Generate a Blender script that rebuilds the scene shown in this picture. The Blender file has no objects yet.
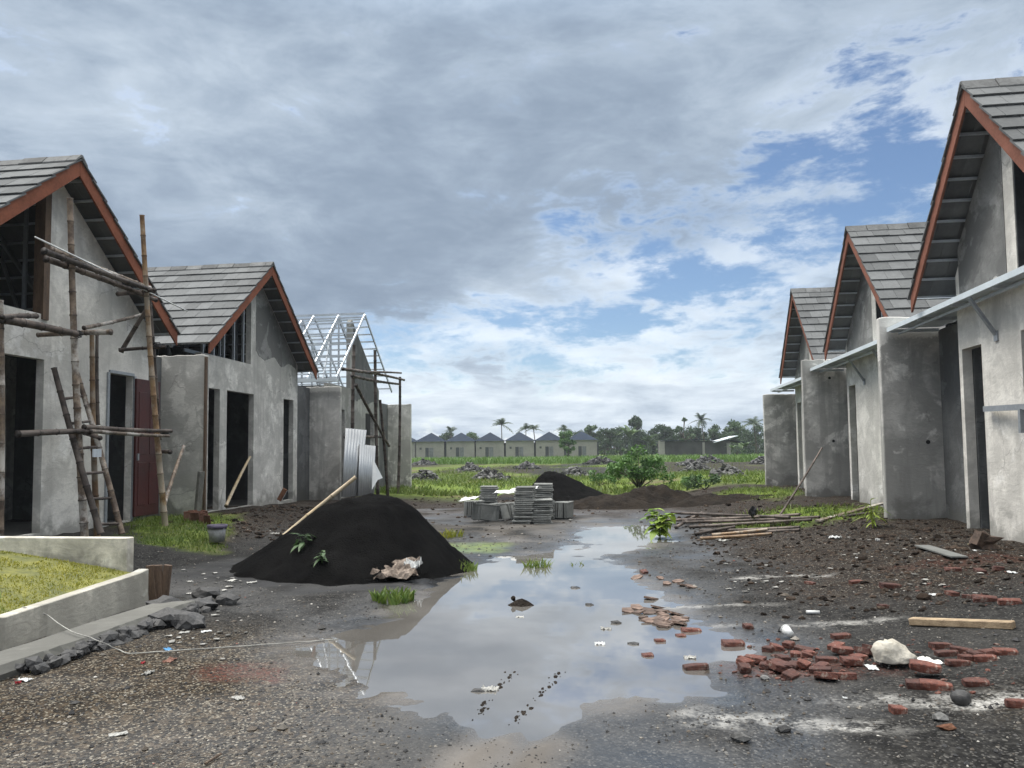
import bpy, bmesh, math, random
import numpy as np
from mathutils import Vector, Matrix, Quaternion, noise as mnoise

random.seed(7)
rng = np.random.default_rng(7)
SC = bpy.context.scene
COL = SC.collection
R = math.radians

# ------------------------------------------------------------------ camera
F_PX, YAW, PITCH, ROLL, CAM_Z = 760.0, R(7.7), R(3.5), R(0.6), 1.45
PX, PY = 511.57, 406.6
_f0 = Vector((-math.sin(YAW), math.cos(YAW), 0)); _r0 = Vector((math.cos(YAW), math.sin(YAW), 0)); _u0 = Vector((0, 0, 1))
FWD = _f0*math.cos(PITCH) + _u0*math.sin(PITCH)
_u1 = _u0*math.cos(PITCH) - _f0*math.sin(PITCH)
RIGHT = _r0*math.cos(ROLL) - _u1*math.sin(ROLL)
UP = _u1*math.cos(ROLL) + _r0*math.sin(ROLL)
CAM = Vector((0, 0, CAM_Z))
cd = bpy.data.cameras.new('camera'); co = bpy.data.objects.new('camera', cd); COL.objects.link(co)
co.matrix_world = Matrix(((RIGHT.x, UP.x, -FWD.x, 0), (RIGHT.y, UP.y, -FWD.y, 0), (RIGHT.z, UP.z, -FWD.z, CAM_Z), (0, 0, 0, 1)))
cd.sensor_width = 36; cd.sensor_fit = 'HORIZONTAL'; cd.lens = F_PX/1024*36
cd.shift_x = (512-PX)/1024; cd.shift_y = (PY-384)/1024
cd.clip_start = 0.05; cd.clip_end = 6000
SC.camera = co

# survey helpers: where a sight line meets a known plane of the place
def sight(x, y): return FWD + RIGHT*((x-PX)/F_PX) + UP*((PY-y)/F_PX)
def on_x(x, y, X): d = sight(x, y); return CAM + d*(X/d.x)
def on_y(x, y, Y): d = sight(x, y); return CAM + d*(Y/d.y)
def on_z(x, y, z=0.0): d = sight(x, y); return CAM + d*((z-CAM_Z)/d.z)

# ------------------------------------------------------------------ light
SUN_AZ, SUN_EL = R(-75), R(64)      # azimuth from +Y towards +X : the sun is behind thin cloud, high over the left row
sun = bpy.data.lights.new('sun', 'SUN'); sun.energy = 2.1; sun.angle = R(24); sun.color = (1, .95, .88)
so = bpy.data.objects.new('sun', sun); COL.objects.link(so)
sdir = Vector((math.sin(SUN_AZ)*math.cos(SUN_EL), math.cos(SUN_AZ)*math.cos(SUN_EL), math.sin(SUN_EL)))
so.rotation_euler = (-sdir).to_track_quat('-Z', 'Y').to_euler()

W = bpy.data.worlds.new('World'); SC.world = W; W.use_nodes = True
SC.view_settings.view_transform = 'Standard'; SC.view_settings.look = 'None'
SC.view_settings.gamma = 1; SC.view_settings.use_curve_mapping = False
SC.view_settings.exposure = 0.42

class NT:
    """little node-tree writer"""
    def __init__(s, tree): s.t = tree; s.t.nodes.clear()
    def n(s, kind, **kw):
        o = s.t.nodes.new(kind)
        for k, v in kw.items():
            if k.startswith('i_'):
                o.inputs[k[2:].replace('_', ' ')].default_value = v
            else: setattr(o, k, v)
        return o
    def l(s, a, b): s.t.links.new(a, b)
    def val(s, sock, v):
        if hasattr(v, 'is_output'): s.l(v, sock)
        else: sock.default_value = v
    def math(s, op, a, b=0.0, c=None, clamp=False):
        m = s.n('ShaderNodeMath', operation=op, use_clamp=clamp)
        s.val(m.inputs[0], a); s.val(m.inputs[1], b)
        if c is not None: s.val(m.inputs[2], c)
        return m.outputs[0]
    def vmath(s, op, a, b=None):
        m = s.n('ShaderNodeVectorMath', operation=op)
        s.val(m.inputs[0], a)
        if b is not None: s.val(m.inputs[1], b)
        return m.outputs['Value'] if op in ('DOT_PRODUCT', 'LENGTH') else m.outputs[0]
    def noise(s, vec, scale, detail=4, rough=.55, dist=0.0):
        m = s.n('ShaderNodeTexNoise'); s.l(vec, m.inputs['Vector'])
        m.inputs['Scale'].default_value = scale; m.inputs['Detail'].default_value = detail
        m.inputs['Roughness'].default_value = rough; m.inputs['Distortion'].default_value = dist
        return m.outputs['Fac']
    def vor(s, vec, scale, feature='F1', out='Distance'):
        m = s.n('ShaderNodeTexVoronoi', feature=feature); s.l(vec, m.inputs['Vector']); m.inputs['Scale'].default_value = scale
        return m.outputs[out]
    def step(s, v, a, b, lo=0.0, hi=1.0):
        m = s.n('ShaderNodeMapRange', interpolation_type='SMOOTHSTEP')
        s.val(m.inputs['Value'], v); s.val(m.inputs['From Min'], a); s.val(m.inputs['From Max'], b)
        s.val(m.inputs['To Min'], lo); s.val(m.inputs['To Max'], hi)
        return m.outputs[0]
    def mix(s, f, a, b, mode='MIX'):
        m = s.n('ShaderNodeMix', data_type='RGBA', blend_type=mode)
        s.val(m.inputs[0], f)
        for sock, v in ((m.inputs[6], a), (m.inputs[7], b)):
            if hasattr(v, 'is_output'): s.l(v, sock)
            else: sock.default_value = (*v, 1) if len(v) == 3 else v
        return m.outputs[2]
    def scale3(s, vec, x, y, z):
        m = s.n('ShaderNodeMapping'); s.l(vec, m.inputs['Vector']); m.inputs['Scale'].default_value = (x, y, z)
        return m.outputs[0]

def build_world():
    t = NT(W.node_tree)
    out = t.n('ShaderNodeOutputWorld')
    D = t.n('ShaderNodeTexCoord').outputs['Generated']
    D = t.vmath('NORMALIZE', D)
    sx = t.n('ShaderNodeSeparateXYZ'); t.l(D, sx.inputs[0]); dx, dy, dz = sx.outputs
    zc = t.math('MAXIMUM', dz, 0.0)
    inv = t.math('DIVIDE', 1.0, t.math('ADD', zc, 0.10))
    cb = t.n('ShaderNodeCombineXYZ')
    t.l(t.math('MULTIPLY', dx, inv), cb.inputs[0]); t.l(t.math('MULTIPLY', dy, inv), cb.inputs[1])
    P = cb.outputs[0]                                   # a flat cloud layer overhead
    # direction warped a little, so openings in the cloud get ragged edges
    wn = t.n('ShaderNodeTexNoise'); t.l(D, wn.inputs['Vector']); wn.inputs['Scale'].default_value = 5; wn.inputs['Detail'].default_value = 6
    wv = t.vmath('SUBTRACT', wn.outputs['Color'], (0.5, 0.5, 0.5))
    sc = t.n('ShaderNodeVectorMath', operation='SCALE'); t.l(wv, sc.inputs[0]); sc.inputs['Scale'].default_value = .16
    Dw = t.vmath('NORMALIZE', t.vmath('ADD', D, sc.outputs[0]))
    def blob(px, py, a, b, src=Dw, stretch=None):
        d = sight(px, py).normalized()
        if stretch is None:
            return t.step(t.vmath('DOT_PRODUCT', src, tuple(d)), math.cos(R(b)), math.cos(R(a)))
        # elliptical: wide in azimuth (a), low in elevation (b)
        diff = t.vmath('SUBTRACT', src, tuple(d))
        s2 = t.scale3(diff, 1/math.sin(R(a)), 1/math.sin(R(a)), 1/math.sin(R(b)))
        return t.step(t.vmath('LENGTH', s2), 1.0, 0.15)
    big = t.noise(P, .55, 6, .55, .3)
    mid = t.noise(P, 1.6, 9, .60, .3)
    puff = t.noise(t.scale3(D, 1.0, 1.0, 2.3), 6.0, 12, .60, .5)            # billows
    small = t.noise(t.scale3(D, 1.0, 1.0, 2.6), 15.0, 9, .62, .4)
    fine = t.noise(t.scale3(D, 1.5, 1.5, 6.0), 4.5, 10, .60, .5)            # streaks, low in the sky
    low = t.step(dz, .32, .10)
    hi = t.math('SUBTRACT', 1.0, t.math('MULTIPLY', low, .65))
    det = t.math('ADD', t.math('MULTIPLY', puff, hi), t.math('MULTIPLY', fine, t.math('MULTIPLY', low, .65)))
    det = t.math('SUBTRACT', det, .5)
    sm = t.math('SUBTRACT', small, .5)
    # ---- where the blue shows
    blue = 0.0
    for (px, py, a, b, amt) in ((775, 240, 25, 8.5, 1.22), (900, 95, 13, 7, .60), (640, 335, 20, 6, .88), (490, 352, 22, 5.5, .88), (740, 320, 16, 6, .74), (80, 140, 8, 3, .16), (350, 8, 8, 4, .14), (20, 5, 6, 4, .26), (680, 215, 13, 5, .60)):
        blue = t.math('MAXIMUM', blue, t.math('MULTIPLY', blob(px, py, a, b, stretch=1), amt))
    gap = t.math('ADD', blue, t.math('MULTIPLY', det, 2.6))
    gap = t.math('ADD', gap, t.math('MULTIPLY', sm, 1.9))
    veil = t.noise(t.scale3(D, 1.0, 1.0, 2.6), 8.0, 12, .64, .12)
    gap = t.math('MULTIPLY', t.step(gap, .24, .92), t.step(veil, .62, .44, .25, 1.0))
    # ---- cloud tone: grey underside with paler, thinner parts
    tone = t.math('ADD', t.math('MULTIPLY', big, .40), t.math('MULTIPLY', mid, .30))
    tone = t.math('ADD', tone, .160)
    for (px, py, a, b, amt) in ((120, 70, 28, 13, .12), (660, 290, 22, 7, .20), (560, 385, 60, 7, .26), (700, 275, 12, 3, .08), (880, 150, 16, 10, .12), (900, 30, 24, 10, .06),
                                (560, 165, 26, 8, -.03), (360, 235, 26, 7, -.05), (240, 130, 16, 4, -.03), (450, 300, 20, 4, -.03)):
        tone = t.math('ADD', tone, t.math('MULTIPLY', blob(px, py, a, b, stretch=1), amt))
    tone = t.math('ADD', tone, t.math('MULTIPLY', det, t.math('ADD', .46, t.math('MULTIPLY', low, .40))))
    tone = t.math('ADD', tone, t.math('MULTIPLY', sm, .20))
    tone = t.math('ADD', tone, t.math('MULTIPLY', t.step(gap, .02, .5), .12))          # thin edges glow
    ramp = t.n('ShaderNodeValToRGB'); t.l(tone, ramp.inputs[0])
    cr = ramp.color_ramp; cr.interpolation = 'B_SPLINE'
    cr.elements[0].position = .26; cr.elements[0].color = (.175, .225, .300, 1)
    cr.elements[1].position = .92; cr.elements[1].color = (.82, .87, .91, 1)
    for p, c in ((.44, (.235, .295, .378, 1)), (.56, (.298, .365, .455, 1)), (.72, (.50, .575, .655, 1))):
        e = cr.elements.new(p); e.color = c
    cloud = ramp.outputs[0]
    # low cumulus tops on the horizon
    az = t.n('ShaderNodeCombineXYZ'); t.l(t.math('ARCTAN2', dx, dy), az.inputs[0]); t.l(t.math('MULTIPLY', dz, 2.0), az.inputs[1])
    cum = t.noise(az.outputs[0], 15, 7, .62, .2)
    cumm = t.step(t.math('SUBTRACT', t.math('MULTIPLY', t.math('SUBTRACT', cum, .38), .15), dz), -.002, .010)
    cloud = t.mix(t.math('MULTIPLY', cumm, .7), cloud, (.83, .86, .88))
    # the overcast deck is much brighter, and whiter, higher up than near the horizon
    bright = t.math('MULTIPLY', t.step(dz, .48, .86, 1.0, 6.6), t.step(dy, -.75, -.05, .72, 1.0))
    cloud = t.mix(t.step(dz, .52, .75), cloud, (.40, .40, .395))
    sky = t.n('ShaderNodeTexSky', sky_type='NISHITA'); sky.sun_disc = False
    sky.sun_elevation = SUN_EL; sky.sun_rotation = SUN_AZ; sky.altitude = 50; sky.air_density = 1.0; sky.dust_density = .6; sky.ozone_density = 4.0
    b1 = t.n('ShaderNodeBackground'); t.l(sky.outputs[0], b1.inputs[0]); b1.inputs[1].default_value = .098
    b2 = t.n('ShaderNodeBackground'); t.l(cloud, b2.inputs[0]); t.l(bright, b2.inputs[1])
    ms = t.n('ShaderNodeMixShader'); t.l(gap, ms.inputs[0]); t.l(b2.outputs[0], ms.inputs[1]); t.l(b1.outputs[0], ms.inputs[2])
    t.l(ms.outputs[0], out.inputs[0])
build_world()

# ------------------------------------------------------------------ materials
MATS = {}
def base_mat(name):
    m = bpy.data.materials.new(name); m.use_nodes = True
    t = NT(m.node_tree); out = t.n('ShaderNodeOutputMaterial'); b = t.n('ShaderNodeBsdfPrincipled'); t.l(b.outputs[0], out.inputs[0])
    MATS[name] = m
    return m, t, b
def mul(c, k): return tuple(min(1, v*k) for v in c)

def simple(name, col, col2=None, rough=.8, scale=3.0, scale2=25.0, bump=.25, island=0.0, objvar=0.0, metal=0.0, stretch=(1, 1, 1), vary=.3, dist=.02, dust=0.0):
    m, t, b = base_mat(name)
    tc = t.n('ShaderNodeTexCoord').outputs['Object']; v = t.scale3(tc, *stretch)
    n1 = t.noise(v, scale, 6, .6); n2 = t.noise(v, scale2, 4, .6)
    f = t.step(t.math('ADD', t.math('MULTIPLY', n1, .65), t.math('MULTIPLY', n2, .35)), .33, .67)
    c = t.mix(f, mul(col, 1-vary), col2 or mul(col, 1+vary))
    if dust:
        c = t.mix(t.math('MULTIPLY', t.step(t.noise(v, scale*2.2, 6, .7), .53, .66), dust), c, (.30, .26, .22))
    if island:
        g = t.n('ShaderNodeNewGeometry').outputs['Random Per Island']
        k = t.step(g, 0, 1, 1-island, 1+island)
        cc = t.n('ShaderNodeCombineColor'); [t.l(k, cc.inputs[i]) for i in range(3)]
        c = t.mix(1.0, c, cc.outputs[0], 'MULTIPLY')
    if objvar:
        g = t.n('ShaderNodeObjectInfo').outputs['Random']
        k = t.step(g, 0, 1, 1-objvar, 1+objvar)
        cc = t.n('ShaderNodeCombineColor'); [t.l(k, cc.inputs[i]) for i in range(3)]
        c = t.mix(1.0, c, cc.outputs[0], 'MULTIPLY')
    if rough >= .85: b.inputs['Specular IOR Level'].default_value = .12
    t.l(c, b.inputs['Base Color'])
    t.l(t.step(n1, .3, .7, rough-.08, min(1, rough+.08)), b.inputs['Roughness']); b.inputs['Metallic'].default_value = metal
    if bump:
        bp = t.n('ShaderNodeBump'); bp.inputs['Strength'].default_value = bump; bp.inputs['Distance'].default_value = dist
        t.l(n2, bp.inputs['Height']); t.l(bp.outputs[0], b.inputs['Normal'])
    return m

def plaster(name, col, dark=.55, seed=0.0, blotch=.5, streak=.4, pale=.35, band=None):
    col = (col[0]*1.035, col[1]*1.01, col[2]*.965)
    m, t, b = base_mat(name)
    tc = t.n('ShaderNodeTexCoord').outputs['Object']
    mp = t.n('ShaderNodeMapping'); t.l(tc, mp.inputs[0]); mp.inputs['Location'].default_value = (seed, seed*1.7, seed*.6); v = mp.outputs[0]
    big = t.noise(v, .85, 7, .62, .5); mid = t.noise(v, 2.4, 8, .66, .4); fine = t.noise(v, 22, 5, .65)
    big2 = t.noise(t.vmath('ADD', v, (7.3, 2.1, 5.5)), 1.15, 7, .6, .8)
    grit = t.noise(v, 90, 3, .6)
    st = t.noise(t.scale3(v, 4.0, 4.0, .30), 1.0, 6, .62, .2)
    trowel = t.noise(t.scale3(v, 1.0, 1.0, 2.6), 3.4, 3, .5, 2.2)
    c = t.mix(t.step(mid, .38, .64), mul(col, .80), mul(col, 1.16))
    c = t.mix(t.math('MULTIPLY', t.step(big, .485, .535), blotch), c, mul(col, dark))
    c = t.mix(t.math('MULTIPLY', t.step(t.math('ADD', t.math('MULTIPLY', big2, .7), t.math('MULTIPLY', mid, .3)), .535, .58), pale), c, mul(col, 1.75))
    c = t.mix(t.math('MULTIPLY', t.step(st, .52, .64), streak), c, mul(col, .52))
    c = t.mix(t.math('MULTIPLY', t.step(trowel, .54, .66), .30), c, mul(col, .66))
    c = t.mix(t.math('MULTIPLY', t.step(fine, .42, .72), .30), c, mul(col, .68))
    wv = t.n('ShaderNodeTexNoise'); t.l(v, wv.inputs['Vector']); wv.inputs['Scale'].default_value = 3; wv.inputs['Detail'].default_value = 5
    ws = t.n('ShaderNodeVectorMath', operation='SCALE'); t.l(wv.outputs['Color'], ws.inputs[0]); ws.inputs['Scale'].default_value = .5
    crk = t.step(t.vor(t.vmath('ADD', v, ws.outputs[0]), .9, 'DISTANCE_TO_EDGE'), .010, .003)
    c = t.mix(t.math('MULTIPLY', crk, t.step(big2, .50, .58, 0, .6)), c, mul(col, .42))
    # rain splash and mud along the foot, ragged by noise
    sx = t.n('ShaderNodeSeparateXYZ'); t.l(tc, sx.inputs[0])
    if band:                                    # a last lift of paler mortar along the top, with a ragged lower edge
        bz = t.step(t.math('ADD', sx.outputs[2], t.math('MULTIPLY', t.math('SUBTRACT', fine, .5), .22)), band-.03, band+.05)
        c = t.mix(t.math('MULTIPLY', bz, .75), c, mul(col, 1.25))
    foot = t.step(t.math('ADD', sx.outputs[2], t.math('MULTIPLY', t.math('SUBTRACT', mid, .5), 1.5)), .62, .30)
    c = t.mix(t.math('MULTIPLY', foot, .45), c, (.10, .10, .085))
    t.l(c, b.inputs['Base Color'])
    t.l(t.step(mid, .3, .7, .82, .95), b.inputs['Roughness'])
    hgt = t.math('ADD', t.math('MULTIPLY', fine, .6), t.math('ADD', t.math('MULTIPLY', grit, .25), t.math('MULTIPLY', trowel, 1.1)))
    bp = t.n('ShaderNodeBump'); bp.inputs['Strength'].default_value = .35; bp.inputs['Distance'].default_value = .012
    t.l(hgt, bp.inputs['Height']); t.l(bp.outputs[0], b.inputs['Normal'])
    return m

PL_L1 = plaster('plaster_pale', (.66, .655, .63), .74, 3.1, .4, .28, .25)
PL_L2 = plaster('plaster_mid', (.50, .50, .485), .66, 9.4, .5, .4, .35)
PL_L3 = plaster('plaster_raw', (.32, .325, .32), .62, 14.2, .6, .4, .3)
PL_R1 = plaster('plaster_light', (.68, .67, .64), .76, 21.0, .4, .28, .2)
PL_R2 = plaster('plaster_light_b', (.60, .60, .58), .70, 33.0, .45, .32, .3)
PL_FIN = plaster('plaster_fin', (.52, .52, .51), .58, 41.5, .7, .5, .6, 3.30)
PL_FIN2 = plaster('plaster_fin_b', (.54, .54, .53), .56, 52.3, .7, .5, .6)
PL_DARK = plaster('render_wet_or_shade', (.115, .122, .128), .7, 61.0, .6, .4, .4)
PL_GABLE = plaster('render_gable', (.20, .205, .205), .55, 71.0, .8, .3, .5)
TILE = simple('roof_tile_grey', (.140, .145, .146), rough=.85, scale=1.2, scale2=14, island=.17, bump=.3, vary=.16, stretch=(1, 1, 1))
TILE_DK = simple('ridge_tile', (.15, .153, .152), rough=.85, island=.2)
STEEL = simple('galvanised_steel', (.56, .60, .64), rough=.42, metal=.35, scale=2, vary=.12, bump=.05)
STEEL_DK = simple('dull_steel', (.30, .32, .34), rough=.5, metal=.3, scale=2, vary=.2, bump=.05)
STEEL_WH = simple('white_fascia', (.62, .68, .71), rough=.5, scale=2, vary=.08, bump=.03)
BARGE = simple('terracotta_board', (.215, .082, .050), rough=.85, scale=1.5, scale2=30, vary=.30, bump=.1)
BARGE_R = simple('terracotta_board_dusty', (.23, .10, .07), rough=.86, scale=1.5, scale2=30, vary=.25, bump=.1)
SLAB = simple('floor_slab', (.12, .12, .115), rough=.9, scale=1)
DOOR_RED = simple('red_brown_door', (.052, .009, .007), rough=.45, scale=2, scale2=14, vary=.35, bump=.1)
def bamboo_mat(name, c1, c2, c3, rough=.6):
    m, t, b = base_mat(name)
    tc = t.n('ShaderNodeTexCoord').outputs['Object']; rnd = t.n('ShaderNodeObjectInfo').outputs['Random']
    n1 = t.noise(tc, 1.7, 6, .7); n2 = t.noise(tc, 7, 6, .7)
    c = t.mix(t.step(n2, .38, .62), c1, c2)
    c = t.mix(t.step(n1, .46, .60), c, c3)
    nd = t.n('ShaderNodeAttribute', attribute_name='node').outputs['Fac']
    c = t.mix(t.math('MULTIPLY', t.step(nd, .35, .9), .75), c, mul(c1, .35))
    k = t.step(rnd, 0, 1, .75, 1.25); cc = t.n('ShaderNodeCombineColor'); [t.l(k, cc.inputs[i]) for i in range(3)]
    t.l(t.mix(1.0, c, cc.outputs[0], 'MULTIPLY'), b.inputs['Base Color']); b.inputs['Roughness'].default_value = rough
    bp = t.n('ShaderNodeBump'); bp.inputs['Strength'].default_value = .2; bp.inputs['Distance'].default_value = .01
    t.l(n2, bp.inputs['Height']); t.l(bp.outputs[0], b.inputs['Normal'])
    return m
BAM = bamboo_mat('bamboo_grey', (.075, .052, .038), (.20, .15, .105), (.44, .41, .37))
BAM_DK = bamboo_mat('bamboo_weathered', (.030, .022, .018), (.075, .056, .044), (.13, .105, .088), .7)
BAM_OR = bamboo_mat('bamboo_tan', (.15, .085, .042), (.27, .17, .085), (.30, .25, .19), .5)
BAM_YL = bamboo_mat('bamboo_fresh', (.30, .22, .12), (.44, .34, .20), (.38, .31, .21), .5)
WOOD = simple('timber', (.24, .17, .10), (.36, .27, .17), rough=.7, scale=3, scale2=20, stretch=(1, 6, 6), objvar=.2, bump=.3)
WOOD_DK = simple('timber_dark', (.075, .048, .032), (.13, .085, .055), rough=.75, scale=3, scale2=20, stretch=(4, 4, 1), objvar=.2, bump=.3)
BRICK = simple('red_brick', (.058, .018, .012), (.165, .052, .032), dust=.62, rough=.75, scale=9, scale2=60, objvar=.38, vary=.3, bump=.5)
BRICK_BROWN = simple('brown_brick', (.12, .055, .035), (.18, .09, .055), rough=.85, scale=9, scale2=60, objvar=.3, vary=.3, bump=.6)
STONE = simple('field_stone', (.085, .085, .083), (.23, .228, .22), rough=.85, scale=2.5, scale2=18, objvar=.35, island=.35, vary=.45, bump=.4)
STONE_DK = simple('black_stone', (.022, .022, .023), (.060, .059, .058), rough=.7, scale=4, scale2=30, objvar=.4, vary=.4, bump=.5)
SAND = simple('black_sand', (.0034, .0034, .0036), (.0102, .010, .0098), rough=.9, scale=2.6, scale2=55, vary=.3, bump=1.0, dist=.03)
SOIL = simple('dark_soil', (.015, .012, .0095), (.034, .027, .021), rough=.95, scale=3, scale2=30, vary=.4, bump=.8, dist=.05)
PAVER = simple('concrete_tile', (.225, .23, .218), rough=.88, scale=5, scale2=40, objvar=.22, vary=.15, bump=.3)
REVEAL_DK = simple('reveal_shade', (.035, .038, .042), rough=.6)
CONC = plaster('weathered_concrete', (.62, .60, .54), .6, 81.0, .5, .4, .5)
KERB = plaster('kerb_concrete', (.13, .13, .125), .6, 87.0, .6, .3, .4)
WHITE = simple('white_plastic', (.62, .63, .62), rough=.5, scale=6, vary=.08, bump=.1)
PAPER = simple('pale_scrap', (.36, .355, .33), rough=.8, scale=9, objvar=.25, vary=.15, bump=.2)
LUMP = simple('white_lump', (.36, .33, .27), (.56, .53, .46), rough=.9, scale=6, scale2=35, vary=.22, bump=.5)
POWDER = simple('lime_powder', (.62, .61, .58), rough=.95, scale=12, vary=.2)
BLUE = simple('blue_rag', (.06, .22, .42), rough=.7, scale=14)
PURPLE = simple('purple_rim', (.085, .07, .115), rough=.5)
BUCKET = simple('bucket_white', (.52, .53, .54), (.20, .20, .19), rough=.6, scale=9, scale2=22)
ROPE = simple('rope', (.30, .295, .27), rough=.8)
CLAY = simple('terracotta_shard', (.15, .07, .05), (.23, .13, .10), rough=.85, objvar=.25, scale=8)
SACK = simple('cement_sack', (.10, .065, .045), (.33, .27, .22), rough=.8, scale=14, scale2=40, vary=.45)
BLACK = simple('black_plastic', (.012, .012, .014), rough=.35)
YELLOW = simple('yellow_wrap', (.60, .55, .22), rough=.5)
REDP = simple('red_plastic', (.40, .03, .04), rough=.45)
ZINC = simple('zinc_sheet', (.36, .37, .375), rough=.4, metal=.45, scale=1.6, vary=.12, bump=.05)
FARWALL = simple('far_wall', (.31, .30, .275), rough=.9, scale=.5, scale2=3, objvar=.07, vary=.12)
FARROOF = simple('far_roof', (.022, .032, .050), rough=.9, scale=1, vary=.2, objvar=.1)
FARDARK = simple('far_opening', (.05, .055, .06), rough=.4)
FARCURT = simple('far_curtain', (.16, .17, .18), rough=.6)
SHEDWALL = simple('shed_wall', (.085, .085, .083), rough=.9, scale=.6)
BARK = simple('bark', (.10, .085, .065), rough=.9, scale=2)

SAND.node_tree.nodes['Principled BSDF'].inputs['Specular IOR Level'].default_value = .03
def leaf_mat(name, col, col2, rough=.55, trans=.25):
    m, t, b = base_mat(name)
    g = t.n('ShaderNodeNewGeometry').outputs['Random Per Island']
    tc = t.n('ShaderNodeTexCoord').outputs['Object']
    n1 = t.noise(tc, 1.1, 3, .5)
    f = t.math('ADD', t.math('MULTIPLY', g, .6), t.math('MULTIPLY', t.step(n1, .35, .65), .4))
    c = t.mix(f, col, col2)
    t.l(c, b.inputs['Base Color']); b.inputs['Roughness'].default_value = rough
    out = [n for n in t.t.nodes if n.type == 'OUTPUT_MATERIAL'][0]
    tr = t.n('ShaderNodeBsdfTranslucent'); t.l(c, tr.inputs[0])
    ms = t.n('ShaderNodeMixShader'); ms.inputs[0].default_value = trans
    t.l(b.outputs[0], ms.inputs[1]); t.l(tr.outputs[0], ms.inputs[2]); t.l(ms.outputs[0], out.inputs[0])
    return m
LEAF_DK = leaf_mat('leaf_dark', (.026, .058, .024), (.055, .10, .04))
LEAF_MID = leaf_mat('leaf_mid', (0.042, 0.090, 0.030), (0.090, 0.156, 0.054))
LEAF_BUSH = leaf_mat('leaf_bush', (0.041, 0.109, 0.026), (0.123, 0.246, 0.051))
LEAF_PALM = leaf_mat('leaf_palm', (.030, .055, .026), (.06, .095, .045))
LEAF_BANANA = leaf_mat('leaf_banana', (.05, .095, .03), (.10, .16, .055))
LEAF_YG = leaf_mat('leaf_yellow_green', (.13, .26, .03), (.30, .36, .05))
GRASS_M = leaf_mat('grass_blade', (.062, .125, .016), (.185, .225, .045), .6)
GRASS_L = leaf_mat('lawn_blade', (.16, .20, .018), (.36, .33, .05), .6)
RICE = leaf_mat('rice_blade', (0.081, 0.175, 0.025), (0.150, 0.250, 0.044), .6)

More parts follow.
